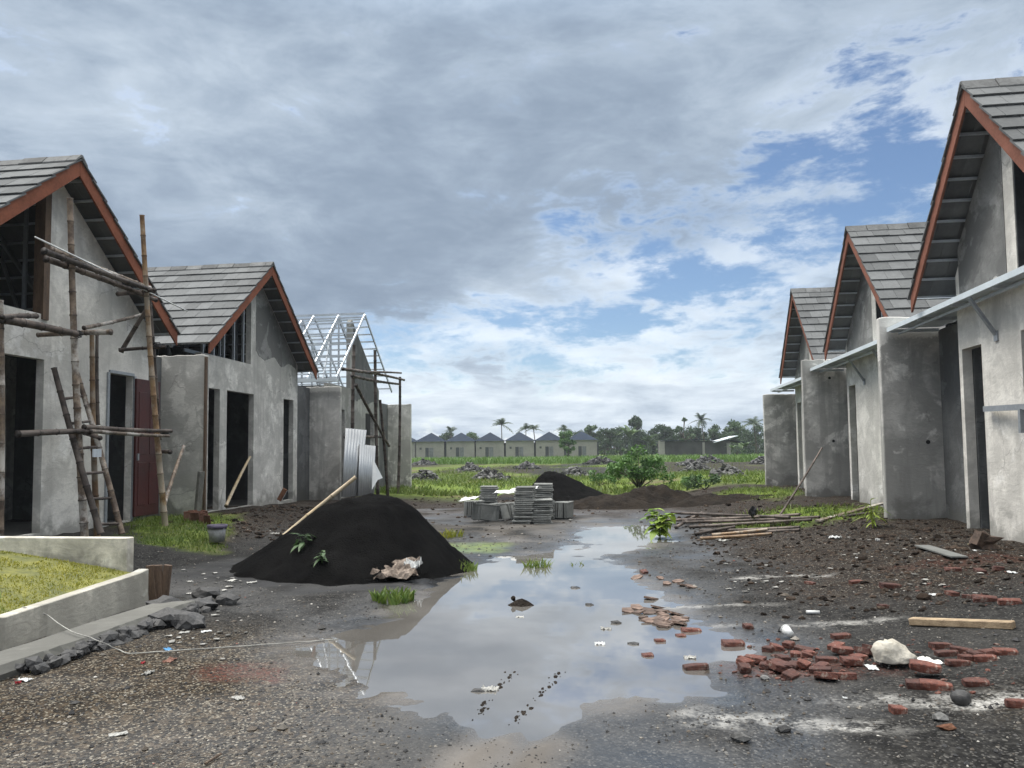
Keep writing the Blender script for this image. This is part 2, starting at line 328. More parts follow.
# ------------------------------------------------------------------ mesh builder
class MB:
    def __init__(s): s.v = []; s.f = []; s.dark = []
    def add(s, vs, fs):
        o = len(s.v); s.v += [tuple(p) for p in vs]; s.f += [tuple(i+o for i in f) for f in fs]
    def box(s, c, size, rot=None):
        hx, hy, hz = size[0]/2, size[1]/2, size[2]/2; c = Vector(c)
        vs = [Vector((x, y, z)) for x in (-hx, hx) for y in (-hy, hy) for z in (-hz, hz)]
        if rot is not None: vs = [rot @ p for p in vs]
        s.add([p+c for p in vs], [(0, 1, 3, 2), (4, 6, 7, 5), (0, 4, 5, 1), (2, 3, 7, 6), (0, 2, 6, 4), (1, 5, 7, 3)])
    def beam(s, a, b, w, h, up=(0, 0, 1)):
        a, b = Vector(a), Vector(b); d = (b-a); L = d.length; d.normalize()
        side = d.cross(Vector(up))
        if side.length < 1e-4: side = d.cross(Vector((1, 0, 0)))
        side.normalize(); u = side.cross(d)
        rot = Matrix((side, d, u)).transposed()
        s.box((a+b)/2, (w, L, h), rot)
    def prism(s, pts, n):
        """closed outline pts (3D, planar) swept by vector n"""
        k = len(pts); n = Vector(n); A = [Vector(p) for p in pts]
        s.add(A + [p+n for p in A], [tuple(range(k))[::-1], tuple(range(k, 2*k))] + [(i, (i+1) % k, k+(i+1) % k, k+i) for i in range(k)])
    def path(s, pts, rad, seg=8, cap=True):
        pts = [Vector(p) for p in pts]; n = len(pts)
        if not hasattr(rad, '__len__'): rad = [rad]*n
        o = len(s.v); ref = Vector((0, 0, 1))
        d0 = (pts[-1]-pts[0]).normalized()
        if abs(d0.z) > .9: ref = Vector((1, 0, 0))
        for i, p in enumerate(pts):
            d = (pts[min(i+1, n-1)] - pts[max(i-1, 0)]).normalized()
            a = d.cross(ref).normalized(); b = a.cross(d)
            for k in range(seg):
                th = 2*math.pi*k/seg
                s.v.append(tuple(p + (a*math.cos(th)+b*math.sin(th))*rad[i]))
        for i in range(n-1):
            for k in range(seg):
                k2 = (k+1) % seg
                s.f.append((o+i*seg+k, o+i*seg+k2, o+(i+1)*seg+k2, o+(i+1)*seg+k))
        if cap:
            s.f.append(tuple(o+k for k in range(seg))[::-1]); s.f.append(tuple(o+(n-1)*seg+k for k in range(seg)))
    def bamboo(s, a, b, r0, r1=None, gap=.32, bend=.015, seed=None):
        a, b = Vector(a), Vector(b); L = (b-a).length; r1 = r1 or r0*.8
        rd = random.Random(seed if seed is not None else hash((round(a.x, 3), round(b.z, 3))))
        d = (b-a).normalized(); sd = d.cross(Vector((rd.uniform(-1, 1), rd.uniform(-1, 1), .3))).normalized()
        n = max(2, int(L/gap)); pts = []; rad = []
        for i in range(n+1):
            u = i/n
            for du, k in ((-.02, 1.0), (0, 1.2), (.02, 1.0)):
                uu = u + du/L*1.0
                if uu < 0 or uu > 1: continue
                if du == 0: s.dark.append((len(s.v)//8 + len(pts)))
                pts.append(a + (b-a)*uu + sd*(math.sin(uu*math.pi)*bend*L)); rad.append((r0+(r1-r0)*uu)*k)
        s.path(pts, rad, 8)
    def lathe(s, prof, c, seg=16, axis=None):
        c = Vector(c); o = len(s.v); n = len(prof)
        for r, z in prof:
            for k in range(seg):
                th = 2*math.pi*k/seg; p = Vector((r*math.cos(th), r*math.sin(th), z))
                if axis is not None: p = axis @ p
                s.v.append(tuple(c+p))
        for i in range(n-1):
            for k in range(seg):
                k2 = (k+1) % seg; s.f.append((o+i*seg+k, o+i*seg+k2, o+(i+1)*seg+k2, o+(i+1)*seg+k))
    def rock(s, c, size, seed, sub=1, rough=.28):
        bm = bmesh.new(); bmesh.ops.create_icosphere(bm, subdivisions=sub, radius=1)
        rd = random.Random(seed); off = Vector((rd.uniform(0, 99), rd.uniform(0, 99), rd.uniform(0, 99)))
        q = Quaternion((rd.uniform(-1, 1), rd.uniform(-1, 1), rd.uniform(-1, 1), rd.uniform(-1, 1))).normalized()
        c = Vector(c); vs = []
        for v in bm.verts:
            p = v.co * (1 + rough*2*mnoise.noise(v.co*1.3+off)); p = q @ p
            vs.append(c + Vector((p.x*size[0], p.y*size[1], p.z*size[2])))
        s.add(vs, [tuple(v.index for v in f.verts) for f in bm.faces]); bm.free()
    def build(s, name, mat, parent=None, smooth=False, bevel=0.0):
        me = bpy.data.meshes.new(name); me.from_pydata(s.v, [], s.f); me.update()
        if s.dark:
            nd = np.zeros(len(s.v), np.float32)
            for r_ in s.dark: nd[r_*8:r_*8+8] = 1
            at = me.attributes.new('node', 'FLOAT', 'POINT'); at.data.foreach_set('value', nd)
        bm = bmesh.new(); bm.from_mesh(me)
        if bevel:
            es = [e for e in bm.edges if len(e.link_faces) == 2 and e.calc_face_angle(0) > .6]
            bmesh.ops.bevel(bm, geom=es, offset=bevel, segments=1, affect='EDGES')
        if not getattr(s, 'open', False): bmesh.ops.recalc_face_normals(bm, faces=bm.faces[:])
        bm.to_mesh(me); bm.free()
        if smooth: me.polygons.foreach_set('use_smooth', [True]*len(me.polygons))
        if mat: me.materials.append(mat)
        o = bpy.data.objects.new(name, me); COL.objects.link(o)
        if parent is not None:
            o.parent = parent; o.matrix_parent_inverse = Matrix.Translation(parent_world(parent)).inverted()
        return o
def parent_world(p):
    v = Vector(p.location)
    return v if p.parent is None else Vector((0, 0, 0)) + root_of(p)
def root_of(p):
    while p.parent is not None: p = p.parent
    return Vector(p.location)

def thing(name, label, cat, loc, group=None):
    o = bpy.data.objects.new(name, None); COL.objects.link(o); o.location = loc; o.empty_display_size = .1
    o['label'] = label; o['category'] = cat
    if group: o['group'] = group
    return o
def tag(o, label, cat, group=None):
    o['label'] = label; o['category'] = cat
    if group: o['group'] = group
    return o
def kind(o, k): o['kind'] = k; return o
def child(mb, name, mat, parent, **k):
    """part or sub-part; meshes are written in place coordinates, so keep the parent's offset out"""
    o = mb.build(name, mat, None, **k)
    o.parent = parent
    w = root_of(parent) if parent.type == 'EMPTY' or parent.parent is not None else Vector(parent.location)
    if parent.type == 'EMPTY' and parent.parent is None: o.matrix_parent_inverse = Matrix.Translation(parent.location).inverted()
    return o

def copy_tree(o, parent=None):
    c = o.copy(); COL.objects.link(c)
    if parent is not None: c.parent = parent
    for ch in [x for x in list(o.children)]: copy_tree(ch, c)
    return c

# ------------------------------------------------------------------ ground
PUD = [(480, 567), (502, 557), (540, 554), (562, 553), (584, 557), (630, 569), (640, 582), (671, 602), (690, 622), (712, 633), (758, 649),
       (726, 661), (707, 675), (698, 692), (655, 698), (620, 703), (590, 706), (560, 712), (520, 716), (480, 718), (430, 709), (378, 695), (356, 686),
       (325, 668), (300, 655), (318, 640), (350, 632), (394, 620), (407, 606), (422, 596), (440, 582), (462, 572)]
PUD2 = [(575, 527), (648, 526), (662, 538), (650, 549), (618, 553), (588, 557), (560, 554), (580, 545), (590, 538)]
TRACK = [(470, 700), (560, 700), (552, 735), (560, 790), (430, 790), (462, 735)]
GR_L = [(132, 530), (226, 528), (235, 545), (205, 558), (138, 562)]
def world_poly(P): return np.array([list(on_z(x, y, -.03))[:2] for x, y in P])
WP, WP2, WT, WG = map(world_poly, (PUD, PUD2, TRACK, GR_L))
def sdf(poly, x, y):
    """signed distance, negative inside"""
    d = np.full(x.shape, 1e9); ins = np.zeros(x.shape, bool); n = len(poly)
    for i in range(n):
        ax, ay = poly[i]; bx, by = poly[(i+1) % n]
        ex, ey = bx-ax, by-ay; wx, wy = x-ax, y-ay
        u = np.clip((wx*ex+wy*ey)/(ex*ex+ey*ey), 0, 1)
        d = np.minimum(d, (wx-ex*u)**2 + (wy-ey*u)**2)
        c = ((ay <= y) & (by > y)) | ((by <= y) & (ay > y))
        with np.errstate(divide='ignore', invalid='ignore'):
            xi = ax + (y-ay)/(by-ay)*ex if by != ay else np.full(x.shape, 1e9)
        ins ^= c & (x < xi)
    d = np.sqrt(d); return np.where(ins, -d, d)
def hsh(ix, iy, s):
    n = (ix*374761393 + iy*668265263 + s*1442695041) & 0xFFFFFFFF
    n = ((n ^ (n >> 13))*1274126177) & 0xFFFFFFFF
    return ((n ^ (n >> 16)) & 0xFFFF)/65535.0
def vnoise(x, y, s=0):
    x0 = np.floor(x).astype(np.int64); y0 = np.floor(y).astype(np.int64); fx = x-x0; fy = y-y0
    fx = fx*fx*(3-2*fx); fy = fy*fy*(3-2*fy)
    a = hsh(x0, y0, s); b = hsh(x0+1, y0, s); c = hsh(x0, y0+1, s); d = hsh(x0+1, y0+1, s)
    return (a*(1-fx)+b*fx)*(1-fy) + (c*(1-fx)+d*fx)*fy - .5
def fbm(x, y, s=0, o=4):
    r = 0; a = 1.0
    for i in range(o): r = r + a*vnoise(x*2**i, y*2**i, s+i*7); a *= .5
    return r
def sst(a, b, v):
    t = np.clip((v-a)/(b-a), 0, 1); return t*t*(3-2*t)
WATER_Z = -.03
def height(x, y):
    x = np.asarray(x, float); y = np.asarray(y, float)
    far = sst(26, 60, y)
    h = .30*sst(-5.3, -7.6, x)*(1-.75*sst(13, 27, y))*(1-far)
    h = h + .24*sst(1.9, 4.2, x)*(1-far)
    h = h + .05*sst(1.0, 2.6, x)
    rough = 1 + 1.6*sst(1.3, 2.6, x)*sst(6, 9, y) + .8*sst(-5, -7, x)
    h = h + .045*fbm(x*.55, y*.55, 3, 3)*(1+far) + .022*fbm(x*2.2, y*2.2, 11, 4)*rough*(1-.6*far)
    h = h + .10*far + .05*fbm(x*.12, y*.12, 23, 3)*far*2
    d = np.minimum(sdf(WP, x, y), sdf(WP2, x, y)) + .10*fbm(x*2.6, y*2.6, 31, 4)*(1+sst(5.2, 4.4, y)*.3) + .05*fbm(x*8, y*8, 37, 2)
    near = sst(.9, 0, d)
    d = d + .55*fbm(x*2.1, y*2.1, 83, 4)*sst(10.6, 12.2, y)
    bed = WATER_Z - .07*sst(.05, -.6, d) + .045*np.clip(d, 0, .9)
    bed = bed + .014*fbm(x*3, y*3, 41, 4) + .016*fbm(x*9, y*9, 43, 3)*sst(-.9, -.1, d)
    h = h*(1-near) + near*bed
    # wheel track of wet mud leading out of the puddle towards the camera
    dt = sdf(WT, x, y) + .06*fbm(x*4, y*4, 47, 3)
    h = np.where(y < 5.2, h*(1-sst(.10, -.08, dt)) + (WATER_Z-.014+.008*fbm(x*5, y*1.3, 51, 3) + .040*sst(4.25, 3.75, y) + .008*np.cos((x+.78-(y-4.2)*.30)*24)*sst(4.5, 4.0, y))*sst(.10, -.08, dt), h)
    return h
def gp(px, py):
    """ground point under a sight line"""
    z = 0.0
    for _ in range(6):
        p = on_z(px, py, z); z = hz(p.x, p.y)
    p.z = z
    return p

def stretch(lo, hi, step, out_lo, out_hi, g=1.16, grow=0.0, ref=0.0):
    a = [lo]
    while a[-1] < hi: a.append(a[-1] + step + grow*max(0, a[-1]-ref))
    st = a[-1]-a[-2]
    while a[-1] < out_hi: st *= g; a.append(a[-1]+st)
    b = [lo]; st = step
    while b[-1] > out_lo: st *= g; b.append(b[-1]-st)
    return np.array(b[:0:-1] + a)
xs = stretch(-9.0, 6.6, .052, -2500, 2500)
ys = stretch(3.0, 34, .042, -400, 4000, 1.14, .0042, 3.0)
GX, GY = np.meshgrid(xs, ys)
GZ = height(GX, GY)
nx, ny = len(xs), len(ys)
def hz(x, y):
    i = int(np.clip(np.searchsorted(xs, x)-1, 0, nx-2)); j = int(np.clip(np.searchsorted(ys, y)-1, 0, ny-2))
    u = (x-xs[i])/(xs[i+1]-xs[i]); v = (y-ys[j])/(ys[j+1]-ys[j])
    return float((GZ[j, i]*(1-u)+GZ[j, i+1]*u)*(1-v) + (GZ[j+1, i]*(1-u)+GZ[j+1, i+1]*u)*v)
me = bpy.data.meshes.new('ground')
me.vertices.add(nx*ny); me.vertices.foreach_set('co', np.stack([GX, GY, GZ], -1).ravel())
idx = np.arange(nx*ny).reshape(ny, nx)
q = np.stack([idx[:-1, :-1], idx[:-1, 1:], idx[1:, 1:], idx[1:, :-1]], -1).reshape(-1, 4)
me.loops.add(q.size); me.loops.foreach_set('vertex_index', q.ravel().astype(np.int32))
me.polygons.add(len(q)); me.polygons.foreach_set('loop_start', np.arange(0, q.size, 4, dtype=np.int32)); me.polygons.foreach_set('loop_total', np.full(len(q), 4, np.int32))
me.update(calc_edges=True); me.polygons.foreach_set('use_smooth', [True]*len(q))
# what covers the ground where (real cover: grass, mud, soil, silt, brick dust, lime)
n1 = fbm(GX*.5, GY*.5, 61, 4); n2 = fbm(GX*2.3, GY*2.3, 67, 4)
def grass_mask(X, Y):
    a = fbm(X*.5, Y*.5, 61, 4); b = fbm(X*2.3, Y*2.3, 67, 4)
    far = sst(25.5, 28.5, Y + 1.6*a + (X < -4)*3)
    bare = sst(-.26, -.02, fbm(X*.11, Y*.05, 71, 3) + .25*b)*sst(40, 50, Y)*sst(108, 90, Y)
    field = far*(1-.95*bare)
    dl = sdf(WG, X, Y)
    left = sst(.25, -.25, dl + .5*b)
    rp = sst(1.35, .4, np.hypot((X-3.5)/1.5, (Y-15.0)/1.6) + .5*b)*(X > 1.9)
    rp2 = sst(1.2, .3, np.hypot((X-4.0)/1.2, (Y-22)/2.6) + .5*b)
    lp = sst(1.2, .4, np.hypot((X+2.2)/.6, (Y-11.7)/.7) + .6*b)*.8
    return np.clip(np.maximum.reduce([field, left, rp, rp2, lp]), 0, 1)
grass = grass_mask(GX, GY)
d1 = np.minimum(sdf(WP, GX, GY), sdf(WP2, GX, GY))
mud = np.maximum(sst(.35, -.15, d1 + .3*n2), sst(.12, -.1, sdf(WT, GX, GY)+.1*n2))
mud = np.maximum(mud, .55*sst(1.2, .4, np.hypot((GX+.9)/2.4, (GY-15)/2.2)+1.2*n2))
wet = np.clip(1-(GZ-WATER_Z)/.045, 0, 1)*(GY < 20)*(np.abs(GX) < 6)
soil = np.maximum(sst(1.2, 2.2, GX + .7*n1)*sst(6.6, 8.2, GY+.8*n1), sst(-5.6, -6.6, GX+.5*n1)*sst(10, 12.5, GY))
soil = np.maximum(soil, sst(16.5, 19, GY+2*n1)*sst(60, 30, GY))
brown = sst(-.9, -2.0, GX + 1.2*n1)*sst(6.6, 5.2, GY) + .5*sst(1.6, 2.4, GX+n1)*sst(5.2, 4.2, GY)
def spot(px, py, rx, ry, amp=.5):
    c = on_z(px, py, 0); return sst(1.15, .25, np.hypot((GX-c.x)/rx, (GY-c.y)/ry) + amp*n2 + .3*n1)
red = np.maximum(.75*spot(245, 668, .34, .26, 1.6), .7*spot(780, 668, .75, .30, .9))
red = np.maximum(red, .55*spot(985, 585, .9, .35, .9))
lime = np.maximum.reduce([.9*spot(860, 728, .30, .18, 1.3), .8*spot(985, 712, .38, .10, 1.4), .8*spot(925, 664, .16, .1, 1.2), .5*spot(800, 720, .5, .16, 1.6),
                          .5*spot(740, 606, .9, .10, 1.4), .45*spot(800, 625, .8, .08, 1.5), .5*spot(770, 580, .5, .1, 1.5), .4*spot(925, 705, .7, .12, 1.5)])
sandm = np.maximum(sst(1.38, .95, np.hypot((GX+3.35)/1.82, (GY-9.75)/1.55) + .45*n2), sst(1.5, 1.0, np.hypot((GX+1.6)/1.7, (GY-24.5)/1.3)+.4*n2))
silt = np.maximum.reduce([sst(.0, .45, n1)*.7, .7*spot(190, 560, .9, .5, .8), .8*spot(400, 735, .9, .5, .7)])*(1-sst(8, 12, GY)*.4)
for nm, arr in (('cover_a', (grass, mud, soil)), ('cover_b', (brown, red, lime))):
    at = me.attributes.new(nm, 'FLOAT_COLOR', 'POINT')
    at.data.foreach_set('color', np.stack([*arr, silt if nm == 'cover_a' else np.ones_like(silt)], -1).astype(np.float32).ravel())
at = me.attributes.new('sand', 'FLOAT', 'POINT'); at.data.foreach_set('value', sandm.astype(np.float32).ravel())
at = me.attributes.new('wet', 'FLOAT', 'POINT'); at.data.foreach_set('value', wet.astype(np.float32).ravel())
at = me.attributes.new('cover_c', 'FLOAT', 'POINT'); at.data.foreach_set('value', silt.astype(np.float32).ravel())
ground = bpy.data.objects.new('ground', me); COL.objects.link(ground); kind(ground, 'structure')

def ground_material():
    m, t, b = base_mat('wet_volcanic_ground')
    tc = t.n('ShaderNodeTexCoord').outputs['Object']
    def attr(n):
        a = t.n('ShaderNodeAttribute', attribute_name=n); return a
    A = t.n('ShaderNodeSeparateColor'); t.l(attr('cover_a').outputs['Color'], A.inputs[0])
    B = t.n('ShaderNodeSeparateColor'); t.l(attr('cover_b').outputs['Color'], B.inputs[0])
    S = attr('cover_c').outputs['Fac']
    g, mu, so = A.outputs; br, rd, li = B.outputs
    n1 = t.noise(tc, .8, 6, .6, .3); n2 = t.noise(tc, 6, 6, .65); n3 = t.noise(tc, 40, 4, .65)
    vc = t.n('ShaderNodeTexVoronoi'); t.l(tc, vc.inputs['Vector']); vc.inputs['Scale'].default_value = 42
    vs = t.n('ShaderNodeSeparateColor'); t.l(vc.outputs['Color'], vs.inputs[0])
    vd = vc.outputs['Distance']
    vc2 = t.n('ShaderNodeTexVoronoi'); t.l(tc, vc2.inputs['Vector']); vc2.inputs['Scale'].default_value = 95
    vs2 = t.n('ShaderNodeSeparateColor'); t.l(vc2.outputs['Color'], vs2.inputs[0])
    c = t.mix(t.step(n2, .35, .68), (.008, .0078, .0075), (.026, .025, .0235))
    c = t.mix(t.step(vs.outputs[0], .55, 1.0, 0, .55), c, (.056, .054, .050))
    c = t.mix(t.step(vs2.outputs[1], .82, 1.0, 0, .7), c, (.13, .125, .115))
    c = t.mix(t.step(vs2.outputs[0], .55, .95, 0, .55), c, (.012, .012, .013))
    brc = t.mix(t.step(vs.outputs[1], .3, .95), (.013, .010, .007), (.075, .056, .036))
    brc = t.mix(t.step(vs2.outputs[0], .5, .9, 0, .6), brc, (.010, .009, .008))
    brc = t.mix(t.step(vs2.outputs[2], .80, 1.0, 0, .9), brc, (.26, .235, .185))
    c = t.mix(t.math('MULTIPLY', br, .92), c, brc)
    c = t.mix(t.math('MULTIPLY', S, .55), c, t.mix(n3, (.040, .039, .037), (.070, .068, .064)))
    soc = t.mix(t.step(n2, .3, .7), (.010, .008, .0065), (.029, .0225, .0175))
    soc = t.mix(t.step(vs.outputs[2], .75, 1.0, 0, .7), soc, (.085, .06, .042))
    soc = t.mix(t.step(vs2.outputs[1], .9, 1.0, 0, .8), soc, (.24, .23, .20))
    c = t.mix(so, c, soc)
    muc = t.mix(t.step(n1, .3, .7), (.080, .069, .057), (.150, .134, .116))
    c = t.mix(t.math('MULTIPLY', mu, .85), c, muc)
    rdc = t.mix(t.step(n3, .35, .65), (.030, .012, .009), (.105, .034, .022))
    c = t.mix(t.math('MULTIPLY', rd, t.step(t.math('ADD', t.math('MULTIPLY', n2, .6), t.math('MULTIPLY', n3, .4)), .40, .58, .05, 1)), c, rdc)
    lic = t.math('MULTIPLY', li, t.step(t.math('ADD', t.math('MULTIPLY', n2, .6), t.math('MULTIPLY', n3, .4)), .42, .60))
    c = t.mix(lic, c, (.50, .49, .46))
    c = t.mix(t.math('MULTIPLY', attr('sand').outputs['Fac'], t.step(n3, .25, .55, .6, 1.0)), c, (.0085, .0085, .0088))
    n4 = t.noise(tc, .22, 5, .6)
    gc = t.mix(t.step(n2, .35, .65), (.070, .115, .018), (.145, .190, .035))
    gc = t.mix(t.step(n4, .50, .66), gc, (.12, .10, .055))
    c = t.mix(t.math('MULTIPLY', g, t.step(n2, .25, .5, .5, 1)), c, gc)
    t.l(c, b.inputs['Base Color'])
    wt = attr('wet').outputs['Fac']
    rough = t.step(n1, .35, .65, .72, .92)
    rough = t.math('SUBTRACT', rough, t.math('MULTIPLY', wt, .62), clamp=True)
    t.l(t.math('ADD', .10, t.math('MULTIPLY', wt, .75)), b.inputs['Specular IOR Level'])
    t.l(rough, b.inputs['Roughness'])
    hgt = t.math('ADD', t.math('MULTIPLY', t.math('SUBTRACT', .6, vd), t.math('SUBTRACT', 1.0, t.math('MULTIPLY', t.math('MAXIMUM', mu, wt), .85))), t.math('MULTIPLY', n3, .4))
    hgt = t.math('ADD', hgt, t.math('MULTIPLY', n2, t.math('ADD', .5, t.math('MULTIPLY', so, 3.0))))
    bp = t.n('ShaderNodeBump'); bp.inputs['Strength'].default_value = .55; bp.inputs['Distance'].default_value = .012
    t.l(hgt, bp.inputs['Height']); t.l(bp.outputs[0], b.inputs['Normal'])
    return m
me.materials.append(ground_material())

# puddle water: one level sheet, its shore is where the ground rises through it
def water_material():
    m, t, b = base_mat('muddy_water')
    tc = t.n('ShaderNodeTexCoord').outputs['Object']
    n = t.noise(tc, .8, 4, .55)
    t.l(t.mix(t.step(n, .35, .65), (.10, .094, .085), (.15, .142, .13)), b.inputs['Base Color'])
    b.inputs['Roughness'].default_value = .02; b.inputs['IOR'].default_value = 4.4
    w = t.noise(t.scale3(tc, 1, 2.0, 1), 2.2, 2, .5)
    bp = t.n('ShaderNodeBump'); bp.inputs['Strength'].default_value = .015; bp.inputs['Distance'].default_value = .02
    t.l(w, bp.inputs['Height']); t.l(bp.outputs[0], b.inputs['Normal'])
    return m
mb = MB(); mb.open = True
mb.add([(-3.4, 3.3, WATER_Z), (1.9, 3.3, WATER_Z), (1.9, 16.5, WATER_Z), (-3.4, 16.5, WATER_Z)], [(0, 1, 2, 3)])
kind(mb.build('water', water_material()), 'structure')

# ------------------------------------------------------------------ houses
def scan_wall(name, outline, holes, to3, sweep, mat, parent, bevel=0):
    """wall: planar outline with holes (2D), put in space by to3 and swept"""
    bm = bmesh.new(); es = []
    for loop in [outline] + holes:
        vs = [bm.verts.new(to3(*p)) for p in loop]
        for i in range(len(vs)): es.append(bm.edges.new((vs[i], vs[(i+1) % len(vs)])))
    bmesh.ops.triangle_fill(bm, edges=es, use_beauty=True)
    bmesh.ops.dissolve_limit(bm, angle_limit=.01, verts=bm.verts[:], edges=bm.edges[:])
    r = bmesh.ops.extrude_face_region(bm, geom=bm.faces[:])
    bmesh.ops.translate(bm, vec=sweep, verts=[v for v in r['geom'] if isinstance(v, bmesh.types.BMVert)])
    bmesh.ops.recalc_face_normals(bm, faces=bm.faces[:])
    me = bpy.data.meshes.new(name); bm.to_mesh(me); bm.free(); me.materials.append(mat)
    o = bpy.data.objects.new(name, me); COL.objects.link(o)
    o.parent = parent; o.matrix_parent_inverse = Matrix.Translation(root_of(parent)).inverted() if parent.parent is None else Matrix.Identity(4)
    return o

def tiles_on(mb, y_eave, z_eave, y_ridge, z_ridge, xa, xb, n, rd, tw=.30, skip=0):
    """courses of flat tiles on one slope"""
    e = Vector((0, y_eave, z_eave)); r = Vector((0, y_ridge, z_ridge)); L = (r-e).length; u = (r-e)/L
    nrm = Vector((1, 0, 0)).cross(u)
    if nrm.z < 0: nrm = -nrm
    st = L/n; lo, hi = min(xa, xb), max(xa, xb)
    for i in range(n):
        x = lo - (tw*.5 if i % 2 else 0)
        s0 = i*st - .05; s1 = (i+1)*st + .02
        while x < hi:
            x0, x1 = max(x+.0028, lo), min(x+tw-.0028, hi)
            if x1-x0 > .05:
                j = rd.uniform(-.006, .006); a = e + u*(s0+j) + nrm*(.036+rd.uniform(-.004, .004)); b2 = e + u*s1 + nrm*.004
                th = nrm*.022
                P = [a+Vector((x0, 0, 0)), a+Vector((x1, 0, 0)), b2+Vector((x1, 0, 0)), b2+Vector((x0, 0, 0))]
                mb.add(P + [p+th for p in P], [(0, 1, 2, 3), (7, 6, 5, 4), (0, 4, 5, 1), (1, 5, 6, 2), (2, 6, 7, 3), (3, 7, 4, 0)])
            x += tw

